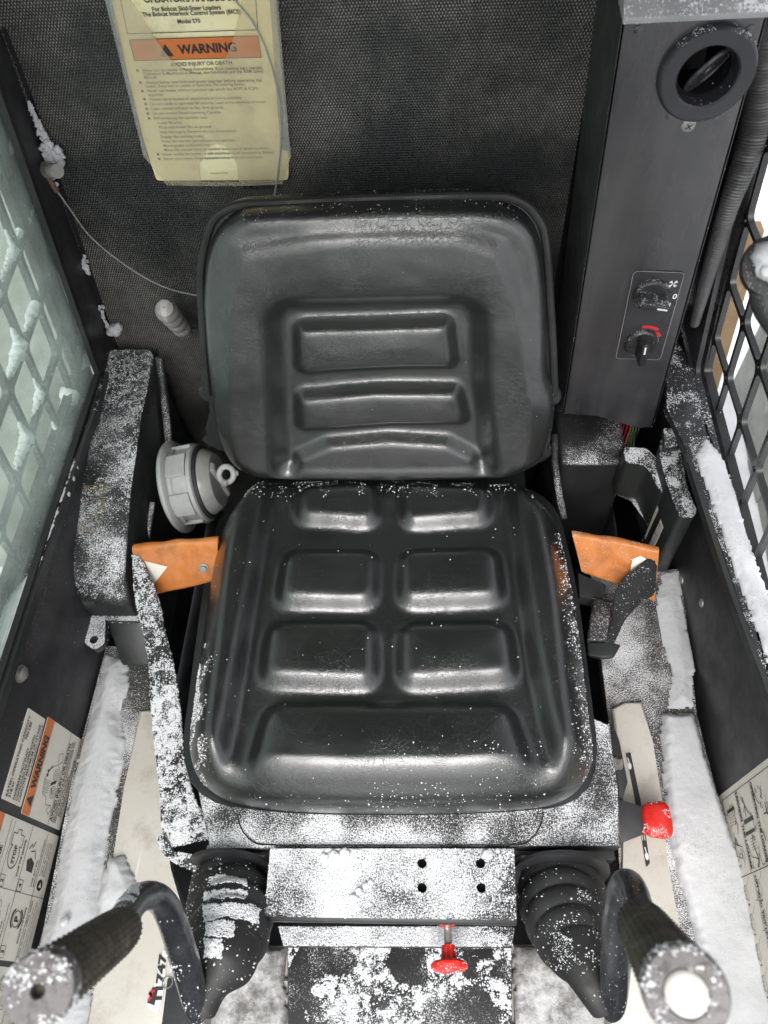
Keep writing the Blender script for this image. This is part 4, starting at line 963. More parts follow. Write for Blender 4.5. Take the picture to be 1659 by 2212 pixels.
def lever(low, grip0, grip1, label, tr, gr, end):
    root = thing('control_lever', PZ(*low[0]), label, 'lever', 'steering control levers')
    P = [PZ(*q) for q in low]; bm = BM(); tube(bm, P, tr, 28, 120); tb = bmobj('lever_tube', bm, M['tube'], root)
    A, B_ = PZ(*grip0), PZ(*grip1); ax = B_-A; L = np.linalg.norm(ax); ax = ax/L
    # knurled grip
    d_, u_, v_ = axisframe(ax); bm = BM(); nL, nS = 110, 84; rings = []
    for i in range(nL):
        s = i/(nL-1); r = gr*(.93+.07*min(1, s*6))
        ring = []
        for k in range(nS):
            a = 2*math.pi*k/nS
            kn = .0016*(max(0, math.sin(a*28))*max(0, math.sin(s*math.pi*36))) if s < .93 else 0
            flute = -.0012 if (k*8//nS) % 2 and .1 < s < .9 and (k % (nS//8)) == 0 else 0
            ring.append(bm.verts.new(V(A)+d_*(L*s)+(u_*math.cos(a)+v_*math.sin(a))*(r+kn+flute)))
        rings.append(ring)
    for a, b in zip(rings, rings[1:]):
        for k in range(nS): bm.faces.new((a[k], a[(k+1) % nS], b[(k+1) % nS], b[k]))
    bm.faces.new(rings[0][::-1]); bm.faces.new(rings[-1]); gp_ = bmobj('grip', bm, M['grip'], root, angle=50)
    bm = BM()
    if end == 'hole': lathe(bm, B_, ax, [(gr*1.0, -.012), (gr*1.09, -.008), (gr*1.09, .001), (gr*1.02, .0045), (.004, .006), (.0035, .0055), (.0033, -.006), (0, -.006)], 48)
    else: lathe(bm, B_, ax, [(gr*1.0, -.012), (gr*1.09, -.008), (gr*1.09, .001), (gr*1.02, .004), (.0105, .0055), (.0100, .0035), (0, .003)], 48)
    ec = bmobj('grip_end', bm, M['cap'], root)
    return root, tb, gp_, ec, A, B_, ax
LV = lever([(438, 2184, .395), (426, 2170, .405), (402, 2085, .46), (374, 1995, .535), (350, 1948, .575), (322, 1934, .60), (292, 1948, .625), (262, 1992, .665), (228, 2050, .72)],
           (262, 2008, .675), (88, 2136, .885), 'left control lever, bent black tube with worn brown grip and drilled end', [.0125, .0135, .0142, .0132, .0122, .0118, .0118, .0118, .0118], .0164, 'hole')
RV = lever([(1310, 2182, .395), (1322, 2165, .405), (1330, 2085, .455), (1334, 2000, .53), (1340, 1940, .575), (1352, 1912, .600), (1366, 1925, .62), (1385, 1985, .66), (1412, 2040, .70)],
           (1385, 1995, .665), (1480, 2142, .905), 'right control lever, bent black tube with worn grip and snow filled end', [.0125, .0140, .0145, .0140, .0130, .0128, .0126, .0124, .012], .0180, 'snow')
bm = BM(); lathe(bm, RV[5]+RV[6]*.003, RV[6], [(0, 0), (.0098, 0), (.0096, .0022), (.007, .0036), (0, .004)], 32); tag(bmobj('snow_plug', bm, plastic('packed_snow', (.66, .62, .57), (.74, .71, .66), rough=.8), angle=180), 'round plug of snow in the end of the right grip', 'snow', kind='stuff')

# ------------------------------------------------------------------ red knobbed throttle lever, right
th = thing('throttle_lever', PZ(1380, 1775, .33), 'red knobbed lever on a dark steel arm right of the seat', 'lever')
bm = BM(); f = Frame((0, 0, .345), (1, 0, -.05), (0, 1, .12)); slab(bm, f, f.ats([(1325, 1722), (1395, 1744), (1398, 1800), (1340, 1822)]), .004, bevel=.0012); bmobj('lever_arm', bm, M['black'], th)
c = PZ(1418, 1771, .352); bm = BM(); vs_ = bmesh.ops.create_uvsphere(bm, u_segments=48, v_segments=28, radius=1)['verts']
for v in vs_:
    x_, y_, z_ = v.co; k_ = (abs(x_)**3.4+abs(y_)**3.4+abs(z_)**2.6)**(-1/3.2); v.co = Vector((x_*k_*.0172*(1+.0*y_), y_*k_*.0205*(1+.10*x_), z_*k_*.0115))+V(c)
rk = bmobj('knob', bm, M['red'], th, angle=180)
bm = BM(); slab(bm, FZ(.353), round_poly(FZ(.353).ats([(1381, 1742), (1400, 1740), (1403, 1802), (1383, 1798)]), .003), .012, bevel=.003); bmobj('knob_sleeve', bm, M['red'], th, angle=70)
f = FZ(Z0+.0128); bm = BM(); slab(bm, f, round_poly(f.ats([(1352, 1627), (1362, 1625), (1384, 1730), (1404, 1864), (1396, 1874), (1374, 1740)]), .001), .0008)
sp = tag(bmobj('speed_label', bm, M['ink'], smooth=False), 'narrow black speed label with rabbit and tortoise marks on the right cream rail', 'label')
def dr(bm):
    for q, s in (((1360, 1655), 1), ((1397, 1850), 1)):
        c = f.at(*q); fill2(bm, f, arcpts(c, .0022, 0, 6.28, 12, .0045)[:-1], .001); line2(bm, f, [(c[0], c[1]+.004), (c[0]-.001, c[1]+.010)], .0012, .001)
    line2(bm, f, f.ats([(1376, 1745), (1388, 1815)]), .0008, .001); line2(bm, f, f.ats([(1380, 1745), (1393, 1815)]), .0008, .001)
ink('symbols', f, dr, M['white'], sp)
bm = BM(); f = FZ(.352); slab(bm, f, round_poly(f.ats([(1322, 1560), (1338, 1600), (1356, 1690), (1345, 1725), (1322, 1720)]), .004), .004, bevel=.001); tag(bmobj('hinge_plate', bm, M['black']), 'small black plate holding a bolt beside the cushion, above the red lever', 'plate')

# ------------------------------------------------------------------ left plastic housing
hs_ = thing('storage_box', (-.41, .65, .25), 'long black plastic housing sprinkled with snow between left wall and seat', 'housing')
prof = [(.838, .503), (.72, .487), (.60, .464), (.52, .443), (.485, .424), (.468, .395), (.462, .350), (.462, .20), (.838, .20)]
def xs(y): return (-.447+(.838-y)*.012, -.374+(.838-y)*.02)
bm = BM()
A = [bm.verts.new((xs(y)[0], y, z)) for y, z in prof]; B_ = [bm.verts.new((xs(y)[1], y, z)) for y, z in prof]; n = len(A)
fs_ = [bm.faces.new(A), bm.faces.new(B_[::-1])]+[bm.faces.new((A[i], B_[i], B_[(i+1) % n], A[(i+1) % n])) for i in range(n)]
es = {e for f_ in (fs_[0], fs_[1]) for e in f_.edges}; bmesh.ops.bevel(bm, geom=list(es), offset=.009, segments=4, profile=.5, affect='EDGES')
hbody = bmobj('housing_body', bm, M['housing'], hs_, angle=40)
fz = FZ(.352); bm = BM(); slab(bm, fz, round_poly(fz.ats([(160, 1312), (186, 1338), (300, 1342), (322, 1318), (318, 1270), (200, 1250)]), .006), .007, bevel=.002); lipo = bmobj('flange', bm, M['frosthi'], hs_)
c = fz.at(205, 1378); bm = BM(); slab(bm, fz, round_poly(fz.ats([(186, 1336), (228, 1336), (226, 1390), (205, 1405), (182, 1388)]), .010, 6), .012, holes=[arcpts(fz.at(203, 1382), .006, 0, 6.28, 16)[:-1]]); ear = bmobj('mounting_ear', bm, M['frosthi'], hs_)
bm = BM(); prism(bm, [PZ(*q, .345) for q in ((232, 1345), (318, 1342), (322, 1300), (232, 1300))], [PZ(*q, .305) for q in ((262, 1440), (332, 1440), (332, 1380), (262, 1380))], .004); bmobj('lower_block', bm, M['box'], hs_)
# moulded marks (arrow and lock outline), yellowish in the wear
f = Frame((0, .56, .4565), (1, 0, 0), (0, 1, .185))
def TH(pts): 
    out = []
    for q in pts:
        out.append(f.at(*q))
    return out
def dr(bm):
    for k in range(3): line2(bm, f, TH([(178+k*1, 1050+k*5), (230-k*3, 1048+k*4), (226-k*4, 1098), (220-k*4, 1100)]), .0009, .0014)
    line2(bm, f, TH([(182, 1058), (182, 1078), (222, 1080)]), .0009, .0014); line2(bm, f, TH([(205, 1055), (203, 1080)]), .0009, .0014)
    line2(bm, f, TH([(172, 1130), (212, 1112), (206, 1152)]), .0011, .0014, True); line2(bm, f, TH([(160+12, 1130), (196, 1152)]), .0009, .0014)
ink('moulded_mark', f, dr, flat('worn_yellow_mark', (.22, .19, .09), .6), hs_)
# thin rail behind the housing
bm = BM(); tube(bm, [PY(345, 772, .82), PY(352, 830, .80), PY(360, 900, .77), PY(366, 960, .74)], .0065, 12, 30)
tag(bmobj('thin_pipe', bm, M['frostlo']), 'thin upright grey pipe between the housing and the backrest', 'pipe')
bm = BM(); tube(bm, [PZ(330, 1085, .40), PZ(322, 1140, .38), PZ(318, 1175, .36)], .004, 10, 20); tag(bmobj('thin_tube', bm, M['frosthi']), 'short snowy tube above the left orange sleeve', 'tube')

# ------------------------------------------------------------------ round grey cap housing, left
cp = thing('cap_housing', PZ(400, 1050, .33), 'round grey plastic housing with a cloudy cover and a ring tab, left of the seat', 'cap housing')
AX = np.array([.97, .10, .14]); AX /= np.linalg.norm(AX); O = PY(386, 1052, .655)
bm = BM(); lathe(bm, O, AX, [(0, -.004), (.068, -.004), (.0705, -.001), (.0705, .003), (.066, .006), (.058, .006), (.058, .012)], 64); bmobj('flange', bm, M['grey'], cp)
bm = BM(); lathe(bm, O, AX, [(.053, .004), (.056, .010), (.056, .034), (.059, .036), (.059, .041), (.055, .043), (.050, .043)], 64); drum = bmobj('drum', bm, M['grey'], cp)
d_, u_, v_ = axisframe(AX)
for a0 in (0.3, 1.35, 2.4, 3.45, 4.5, 5.55):     # raised blocks round the drum
    bm = BM(); T_, B2 = [], []
    for h in (.006, .034):
        for a in np.linspace(a0, a0+.62, 8):
            T_.append((a, h))
    pts_o = [(a, .006) for a in np.linspace(a0, a0+.62, 8)]+[(a, .035) for a in np.linspace(a0+.62, a0, 8)]
    to3 = lambda a, h, r: V(O)+d_*h+(u_*math.cos(a)+v_*math.sin(a))*r
    prism(bm, [to3(a, h, .0615) for a, h in pts_o], [to3(a, h, .054) for a, h in pts_o], .0012, 2); bmobj('rib_block', bm, M['grey'], cp)
bm = BM(); lathe(bm, O, AX, [(.0545, .042), (.0565, .044), (.0545, .048), (.049, .048)], 64); bmobj('seal_ring', bm, M['rubber'], cp)
bm = BM(); lathe(bm, O, AX, [(.050, .046), (.050, .050), (.044, .060), (.040, .064), (0, .066)], 64); bmobj('clear_cover', bm, M['clearlens'], cp)
bm = BM(); Q = O+AX*.063
pts_t = [to for to in [(-.034, -.008), (.034, -.008), (.036, .008), (-.036, .008)]]
Vd = np.array(v_); Ud = np.array(u_)
prism(bm, [Q+Vd*a+Ud*b+AX*.007 for a, b in [(-.034, -.007), (.034, -.007), (.034, .007), (-.034, .007)]], [Q+Vd*a+Ud*b-AX*.002 for a, b in [(-.038, -.009), (.038, -.009), (.038, .009), (-.038, .009)]], .003, 3); bmobj('handle_bar', bm, M['clearlens'], cp)
bm = BM(); c = PZ(489, 1025, .44); d2, uu, vv = axisframe((-.2, -.6, .8)); ring = [c+np.array(uu)*.0115*math.cos(a)+np.array(vv)*.0115*math.sin(a) for a in np.linspace(0, 2*math.pi, 14)]
tube(bm, ring, .0042, 10, 50, cap=False)
for q in ((515, 1022), (478, 1008), (484, 1048)):
    e = PZ(*q, .44); tube(bm, [c+(e-c)*.75, e], [.005, .0035], 8, 6)
bmobj('ring_tab', bm, M['grey'], cp)

# ------------------------------------------------------------------ orange belt sleeves and webbing
def sleeve(root, fr, quad, t, wall=.0022):
    """flat hollow sleeve; quad = TL, TR, BR, BL px, open end is the side quad[0]-quad[3]"""
    TL, TR, BR, BL = [fr.w(*fr.at(*q)) for q in quad]; nrm = fr.n
    def sect(T_, B_, inset):
        wd = np.linalg.norm(B_-T_); e = (B_-T_)/wd; r = t/2-inset; pts = []
        c0 = T_+e*(t/2)-nrm*t/2; c1 = B_-e*(t/2)-nrm*t/2
        def wob(p): return p+nrm*(.0022*fbm(p, 28, 3)+.0010*fbm(p, 75, 5))+e*.0015*fbm(p, 30, 8)
        for a in np.linspace(-math.pi/2, math.pi/2, 7): pts.append(c1+e*(r*math.cos(a))*.9-nrm*(r*math.sin(a)))
        for q in np.linspace(0, 1, 14)[1:-1]: pts.append(c1+(c0-c1)*q-nrm*r)
        for a in np.linspace(math.pi/2, 3*math.pi/2, 7): pts.append(c0+e*(r*math.cos(a))*.9-nrm*(r*math.sin(a)))
        for q in np.linspace(0, 1, 14)[1:-1]: pts.append(c0+(c1-c0)*q+nrm*r)
        return [wob(p) for p in pts]
    bm = BM(); ns = 34; O_, I_ = [], []
    for k in range(ns+1):
        s = k/ns; T_ = TL+(TR-TL)*s; B_ = BL+(BR-BL)*s; sag = -.003*math.sin(math.pi*s)
        O_.append([bm.verts.new(V(p+fr.n*sag)) for p in sect(T_, B_, 0)]); I_.append([bm.verts.new(V(p+fr.n*sag)) for p in sect(T_, B_, wall)])
    m = len(O_[0])
    for k in range(ns):
        for j in range(m):
            j2 = (j+1) % m
            bm.faces.new((O_[k][j], O_[k][j2], O_[k+1][j2], O_[k+1][j])); bm.faces.new((I_[k][j], I_[k+1][j], I_[k+1][j2], I_[k][j2]))
    for k in (0, ns):
        for j in range(m): bm.faces.new((O_[k][j], I_[k][j], I_[k][(j+1) % m], O_[k][(j+1) % m]))
    return bmobj('orange_sleeve', bm, M['orange'], root, angle=45)
bL = thing('seat_belt', PZ(400, 1850, .33), 'left half of the seat belt, orange sleeve and black webbing caked with snow', 'seat belt', 'halves of the seat belt')
fo = Frame((-.31, .50, .40), (1, .12, 0), (0, .55, .80))
slL = sleeve(bL, fo, [(284, 1180), (470, 1163), (470, 1258), (300, 1302)], .013)
def web(pairs): return [PZ(x, y, z) for (x, y, z), _ in pairs], [PZ(x, y, z) for _, (x, y, z) in pairs]
La, Lb = web([((286, 1200, .43), (302, 1203, .43)), ((288, 1262, .415), (330, 1262, .415)), ((296, 1312, .40), (345, 1310, .405)), ((312, 1380, .39), (358, 1370, .39)), ((322, 1450, .375), (376, 1440, .38)), ((327, 1540, .36), (388, 1530, .365)), ((337, 1640, .35), (398, 1635, .35)), ((346, 1720, .345), (416, 1715, .35)), ((348, 1780, .345), (446, 1775, .35)), ((362, 1832, .345), (456, 1812, .35))])
bm = BM(); ribbon(bm, La, Lb, .0022, 110, 12, .003); wbL = bmobj('webbing', bm, M['strapsnow'], bL, angle=60)
f = FZ(.352); bm = BM(); slab(bm, f, round_poly(f.ats([(338, 1808), (352, 1846), (385, 1868), (452, 1893), (478, 1810), (462, 1796), (440, 1850), (372, 1838), (352, 1800)]), .006, 5), .009, bevel=.003, seg=3); bkL = bmobj('buckle_loop', bm, M['box'], bL)
bm = BM(); f = fo.up(.0006); fill2(bm, f, f.ats([(312, 1212), (362, 1224), (332, 1262)]), 0); me = bpy.data.meshes.new('tag'); bm.to_mesh(me); bm.free(); meobj('torn_label', me, M['decal'], bL, False)
for q in ((440, 1226), (446, 1240)):
    bm = BM(); p = fo.w(*fo.at(*q), .0); lathe(bm, p, fo.n, [(.007, -.002), (.007, .002), (.0045, .0025), (.0045, .006), (0, .0065)], 14)
    if q[1] == 1226: bmobj('rivet', bm, M['steel'], bL)
    else: bm.free()
bR = thing('seat_belt', PZ(1300, 1400, .33), 'right half of the seat belt, orange sleeve with webbing twisted into the buckle', 'seat belt', 'halves of the seat belt')
fo2 = Frame((.31, .50, .40), (1, -.22, 0), (0, .55, .80))
slR = sleeve(bR, fo2, [(1424, 1186), (1235, 1150), (1258, 1240), (1414, 1304)], .013)
La, Lb = web([((1398, 1206, .43), (1421, 1212, .425)), ((1372, 1228, .425), (1418, 1240, .42)), ((1346, 1252, .42), (1414, 1282, .40)), ((1330, 1284, .41), (1388, 1300, .395)), ((1322, 1330, .39), (1354, 1335, .39)), ((1305, 1390, .365), (1336, 1370, .375)), ((1298, 1412, .35), (1318, 1410, .35))])
bm = BM(); ribbon(bm, La, Lb, .0022, 70, 12, .004); wbR = bmobj('webbing', bm, M['strap'], bR, angle=60)
bm = BM(); prism(bm, [PZ(*q, .375) for q in ((1282, 1288), (1330, 1300), (1312, 1386), (1268, 1384))], [PZ(*q, .345) for q in ((1280, 1296), (1328, 1308), (1310, 1394), (1266, 1392))], .004, 3); buR = bmobj('buckle', bm, M['frostlo'], bR)
bm = BM(); prism(bm, [PZ(*q, .37) for q in ((1268, 1386), (1318, 1388), (1342, 1392), (1326, 1420), (1300, 1422), (1270, 1416))], [PZ(*q, .355) for q in ((1268, 1390), (1318, 1392), (1340, 1396), (1324, 1424), (1300, 1426), (1270, 1420))], .003, 3); bmobj('latch', bm, M['box'], bR)
bm = BM(); f = fo2.up(.0006); fill2(bm, f, f.ats([(1366, 1208), (1384, 1200), (1396, 1208), (1390, 1222), (1372, 1240), (1362, 1232)]), 0); me = bpy.data.meshes.new('tag'); bm.to_mesh(me); bm.free(); meobj('torn_label', me, M['decal'], bR, False)
# dark webbing / cover between seat and right sleeve
bm = BM(); f = FZ(.36); slab(bm, f, f.ats([(1248, 1235), (1310, 1262), (1302, 1300), (1252, 1290)]), .02, bevel=.003); tag(bmobj('anchor_block', bm, M['black']), 'black belt anchor block below the right orange sleeve', 'anchor')

# ------------------------------------------------------------------ right relay box and dark side box
rb = thing('relay_box', PZ(1420, 1100, .3), 'black relay box with a white slanted label, snow on its top ridge', 'box')
topz = .455
tp = [(1425, 985), (1427, 950), (1440, 930), (1468, 932), (1464, 985), (1478, 1058), (1508, 1098), (1502, 1116), (1468, 1116), (1448, 1062)]
bm = BM(); top = [PZ(*q, topz) for q in tp]; bot = [p*[1, 1, 0]+[0, 0, .30] for p in top]; prism(bm, top, bot, .005, 3); rb1 = bmobj('box_body', bm, M['box'], rb)
tp = [(1345, 962), (1397, 964), (1424, 990), (1446, 1075), (1425, 1060), (1402, 1000), (1352, 998)]
bm = BM(); top = [PZ(*q, .43) for q in tp]; bot = [p*[1, 1, 0]+[0, 0, .34] for p in top]; prism(bm, top, bot, .007, 3); rb2 = bmobj('side_cover', bm, M['box'], rb)
bm = BM(); p = PZ(1450, 945, .465); prism(bm, [PZ(*q, .478) for q in ((1432, 925), (1466, 926), (1464, 965), (1436, 968))], [PZ(*q, .452) for q in ((1428, 930), (1470, 932), (1468, 975), (1430, 978))], .003, 2); rb3 = bmobj('cable_entry', bm, M['box'], rb)
e0, e1 = PZ(1425, 985, topz), PZ(1468, 1116, topz)
fr = Frame(e0, e0-e1, (0, 0, 1)); fr = Frame(e1+np.array([0, 0, 0]), (e1-e0)*[1, 1, 0], (0, 0, 1)) if False else Frame(e0, (e1-e0)*[1, 1, 0], (0, 0, 1))
if fr.n@(CAM-e0) < 0: fr = Frame(e1, (e0-e1)*[1, 1, 0], (0, 0, 1))
fl2 = fr.up(.0012); q = fl2.ats([(1418, 1092), (1434, 1138), (1412, 1188), (1391, 1162)])
q = fl2.ats([(1420, 1092), (1432, 1140), (1408, 1192), (1392, 1160)])
bm = BM(); slab(bm, fl2, q, .0008); lb = bmobj('label_plate', bm, M['decal'], rb, smooth=False)
def dr(bm):
    for k in range(8):
        s = .12+.76*k/7; a = np.array(q[0])*(1-s)+np.array(q[3])*s; b = np.array(q[1])*(1-s)+np.array(q[2])*s
        line2(bm, fl2, [a+(b-a)*.2, a+(b-a)*(.6 if k % 3 else .85)], .0012, .0006)
ink('print_lines', fl2, dr, M['ink'], lb)
bm = BM(); box(bm, .245, .345, .70, .855, .05, .395, .008, 3); sbx = tag(bmobj('side_fender', bm, M['frostlo']), 'dusty dark fender box between seat and relay box', 'fender')
bm = BM(); tube(bm, [PZ(1198, 940, .40), PZ(1200, 1010, .38), PZ(1208, 1070, .36), PZ(1218, 1120, .34)], .0055, 12, 30); tag(bmobj('edge_pipe', bm, M['frostlo']), 'thin dusty pipe right beside the backrest corner', 'pipe')
wr_ = thing('wire_bundle', PY(1360, 925, .76), 'bundle of red, green and pink wires hanging under the heater column', 'wires')
for k, (c, dx) in enumerate((((.45, .02, .02), -14), ((.5, .12, .1), 2), ((.03, .25, .05), 8), ((.55, .1, .2), -22), ((.12, .09, .05), 14), ((.03, .03, .03), 20), ((.3, .02, .02), -6))):
    bm = BM(); tube(bm, [PY(1362+dx*.4, 895, .80), PY(1360+dx, 925, .79), PY(1352+dx*.9, 948, .775), PY(1345+dx*1.2, 975, .76)], .0014, 6, 16)
    bmobj('wire', bm, flat('wire_sheath_%d' % k, c, .4), wr_)
bm = BM(); prism(bm, [PZ(*q, .508) for q in ((1476, 978), (1492, 968), (1498, 990), (1482, 1002))], [PZ(*q, .49) for q in ((1476, 984), (1492, 974), (1498, 996), (1482, 1008))], .002); tag(bmobj('clip', bm, M['box']), 'small black clip at the rear end of the right rail lip', 'clip')

# ------------------------------------------------------------------ heater column, right rear
hc = thing('heater_column', (.29, .79, .47), 'tall black heater column with a round vent and two dial knobs', 'heater column')
FC = FY(.72)
a_, b_, c_, e_ = FC.at(1345, 38), FC.at(1215, 893), FC.at(1410, 922), FC.at(1662, 22)
vr = FC.at(1525, 157)
R1 = .0265
hole = arcpts(vr, R1+.002, 0, 6.283, 40)[:-1]
outer = [a_, b_, tuple(np.array(b_)+[.05, -.006]), tuple(np.array(c_)+[-.02, -.002]), c_, e_]
bm = BM(); slab(bm, FC, outer, .003, holes=[hole]); colf = bmobj('front_face', bm, M['column'], hc, angle=30)
bm = BM()
slab(bm, Frame((a_[0], .7205, 0), (0, -1, 0), (0, 0, 1)), [(-.14, a_[1]), (-.14, b_[1]-.01), (.0, b_[1]-.001), (.0, a_[1])], .002)
me_ = None
# side skins follow the slight taper of the face
bmesh.ops.delete(bm, geom=list(bm.verts), context='VERTS')
def skin(p, q, off):
    P0, P1 = FC.w(*p), FC.w(*q); dn = np.array([0, .137, 0]); sx = np.array([off, 0, 0])
    prism(bm, [P0, P1, P1+dn, P0+dn], [P0+sx, P1+sx, P1+dn+sx, P0+dn+sx], .0006, 1)
skin(a_, b_, .003); bmobj('left_side', bm, M['foam'], hc)
bm = BM(); skin(e_, c_, -.003); bmobj('right_side', bm, M['column'], hc)
# upper cowl: sloping snowy top with an edge trim
A3, E3 = FC.w(*a_), FC.w(*e_)
bm = BM(); prism(bm, [A3+[0, -.004, .001], E3+[.01, -.004, .001], E3+[.01, .03, .033], A3+[0, .03, .033]], [A3+[0, -.004, -.004], E3+[.01, -.004, -.004], E3+[.01, .03, .0], A3+[0, .03, .0]], .001)
cowl = bmobj('top_cowl', bm, plastic('snowy_cowl', (.30, .31, .31), (.4, .41, .4), rough=.5, frost=.45, fscale=300), hc)
bm = BM(); prism(bm, [A3+[0, .03, .3], E3+[.01, .03, .3], E3+[.01, .13, .3], A3+[0, .13, .3]], [A3+[0, .03, .0], E3+[.01, .03, .0], E3+[.01, .13, .0], A3+[0, .13, .0]], .002); bmobj('upper_duct', bm, M['column'], hc)
# vent ring with a tilted louvre disc
cv = FC.w(*vr, .004)
bm = BM(); lathe(bm, cv, (0, -1, 0), [(.0265, -.030), (.0265, .003), (.028, .0045), (.0395, .0045), (.0415, .003), (.0425, .000), (.0425, -.005), (.03, -.006)], 72)
vring = bmobj('vent_ring', bm, plastic('vent_plastic', (.03, .03, .034), (.042, .042, .047), rough=.4, bump=.1), hc)
bm = BM(); lathe(bm, cv, (0, -1, 0), [(.0262, -.06), (.0262, -.012), (.0235, -.011), (.0235, -.015)], 48); bmobj('vent_throat', bm, M['dark'], vring)
bm = BM(); lathe(bm, cv+[.003, .012, -.001], (.58, -.66, -.48), [(0, -.001), (.0235, -.001), (.0245, .0005), (.0235, .0028), (.020, .0028), (.0195, .0014), (.006, .0014), (.0055, .003), (0, .003)], 48); bmobj('louvre', bm, plastic('louvre_plastic', (.035, .035, .037), (.05, .05, .053), rough=.25), vring)
def screw(q, fr, r=.0068, parent=hc):
    bm = BM(); p = fr.w(*fr.at(*q), .0); lathe(bm, p, fr.n, [(0, -.001), (r, 0), (r*.95, .0012), (r*.6, .0026), (0, .003)], 20); s_ = bmobj('screw', bm, M['steel'], parent)
    bm = BM()
    for d in (0, 1):
        a = fr.at(*q); v = np.array([math.cos(.6+d*1.57), math.sin(.6+d*1.57)])*r*.5; line2(bm, fr, [np.array(a)-v, np.array(a)+v], .0010, .0034)
    me = bpy.data.meshes.new('slot'); bm.to_mesh(me); bm.free(); meobj('cross_slot', me, M['dark'], s_, False)
screw((1487, 270), FC)
for q in ((1446, 252), (1378, 64), (1620, 62), (1544, 252)):
    bm = BM(); p = FC.w(*FC.at(*q)); lathe(bm, p, FC.n, [(.004, -.001), (.0035, .0008), (0, .0014)], 14); bmobj('rivet', bm, M['column'], hc)
FP = FC.up(.0012)
pq = FP.ats([(1369, 585), (1479, 589), (1426, 777), (1330, 774)])
bm = BM(); slab(bm, FP, round_poly(pq, .006, 5), .0012, bevel=.0003, seg=1); dp = bmobj('dial_plate', bm, plastic('dial_plate_film', (.028, .028, .03), (.04, .04, .043), rough=.35, bump=.1), hc)
def dr(bm): line2(bm, FP, round_poly(pq, .006, 5), .0007, .0003, True)
ink('plate_edge', FP, dr, flat('grey_edge', (.3, .3, .3)), dp)
def dr(bm):
    textbm(bm, '0', FP, FP.at(1456, 645), None, size=.0105, align='C', bold=.03, h=.0004)
    textbm(bm, '1', FP, FP.at(1445, 663), None, size=.0095, align='C', bold=.03, h=.0004)
    c = FP.at(1454, 613)
    for k in range(4):
        a = k*math.pi/2+.4; fill2(bm, FP, [c, (c[0]+.0055*math.cos(a), c[1]+.0055*math.sin(a)), (c[0]+.0058*math.cos(a+.75), c[1]+.0058*math.sin(a+.75))], .0004)
ink('dial_symbols', FP, dr, M['white'], dp)
def dr(bm):
    c = FP.at(1384, 740); P = arcpts(c, .0245, math.radians(100), math.radians(52), 12); Q = arcpts(c, .0290, math.radians(52), math.radians(98), 12)
    for i in range(12): fill2(bm, FP, [P[i], P[i+1], Q[11-i], Q[12-i]], .0004)
    R_ = arcpts(c, .0215, math.radians(48), math.radians(26), 5); S_ = arcpts(c, .0255, math.radians(26), math.radians(48), 5)
    for i in range(5): fill2(bm, FP, [R_[i], R_[i+1], S_[4-i], S_[5-i]], .0004)
ink('red_arc', FP, dr, M['redink'], dp)
def knob(q, ang, label, frz):
    o = FC.w(*FC.at(*q), .001); bm = BM(); lathe(bm, o, FC.n, [(.0205, 0), (.0205, .004), (.0188, .006), (.0182, .0065), (0, .007)], 48)
    k_ = bmobj('dial_knob', bm, frz, hc); tag(k_, label)
    e = np.array([math.cos(ang), 0, math.sin(ang)]); g = np.array([-math.sin(ang), 0, math.cos(ang)]); nn = FC.n
    bm = BM(); sh = [(-.017, -.0045), (.015, -.0045), (.0185, -.002), (.0185, .002), (.015, .0045), (-.017, .0045)]
    prism(bm, [o+e*a*1.05+g*b*1.0+nn*.026 for a, b in sh], [o+e*a+g*b*1.5+nn*.003 for a, b in sh], .0018, 3); hd = bmobj('pointer', bm, frz, k_)
    bm = BM(); prism(bm, [o+e*a+g*b+nn*.0266 for a, b in ((.004, -.0011), (.016, -.0011), (.016, .0011), (.004, .0011))], [o+e*a+g*b+nn*.025 for a, b in ((.004, -.0011), (.016, -.0011), (.016, .0011), (.004, .0011))], 0); bmobj('pointer_line', bm, M['white'], k_)
    return k_, hd
kmat = plastic('knob_black', (.02, .02, .021), (.03, .03, .031), rough=.35, bump=.15)
k1, h1 = knob((1405, 632), math.radians(-12), 'fan speed knob dusted with snow', kmat)
k2, h2 = knob((1384, 737), math.radians(95), 'temperature knob under the red arc', kmat)
hp = thing('corrugated_hose', PY(1600, 370, .80), 'braided corrugated grey hose running down outside the heater column', 'hose')
bm = BM(); tube(bm, [PY(1664, 60, .80), PY(1652, 150, .80), PY(1636, 250, .80), PY(1612, 340, .79), PY(1576, 440, .78), PY(1545, 540, .78), PY(1522, 620, .78), PY(1500, 700, .79)], [.0145, .0150, .0150, .0140, .011, .0095, .008, .006], 20, 460, prof=lambda s: 1+.06*math.sin(s*2*math.pi*110))
bmobj('hose', bm, plastic('hose_braid', (.05, .05, .05), (.10, .10, .10), rough=.45, bump=.5, bscale=400, spec=.8), hp, angle=70)

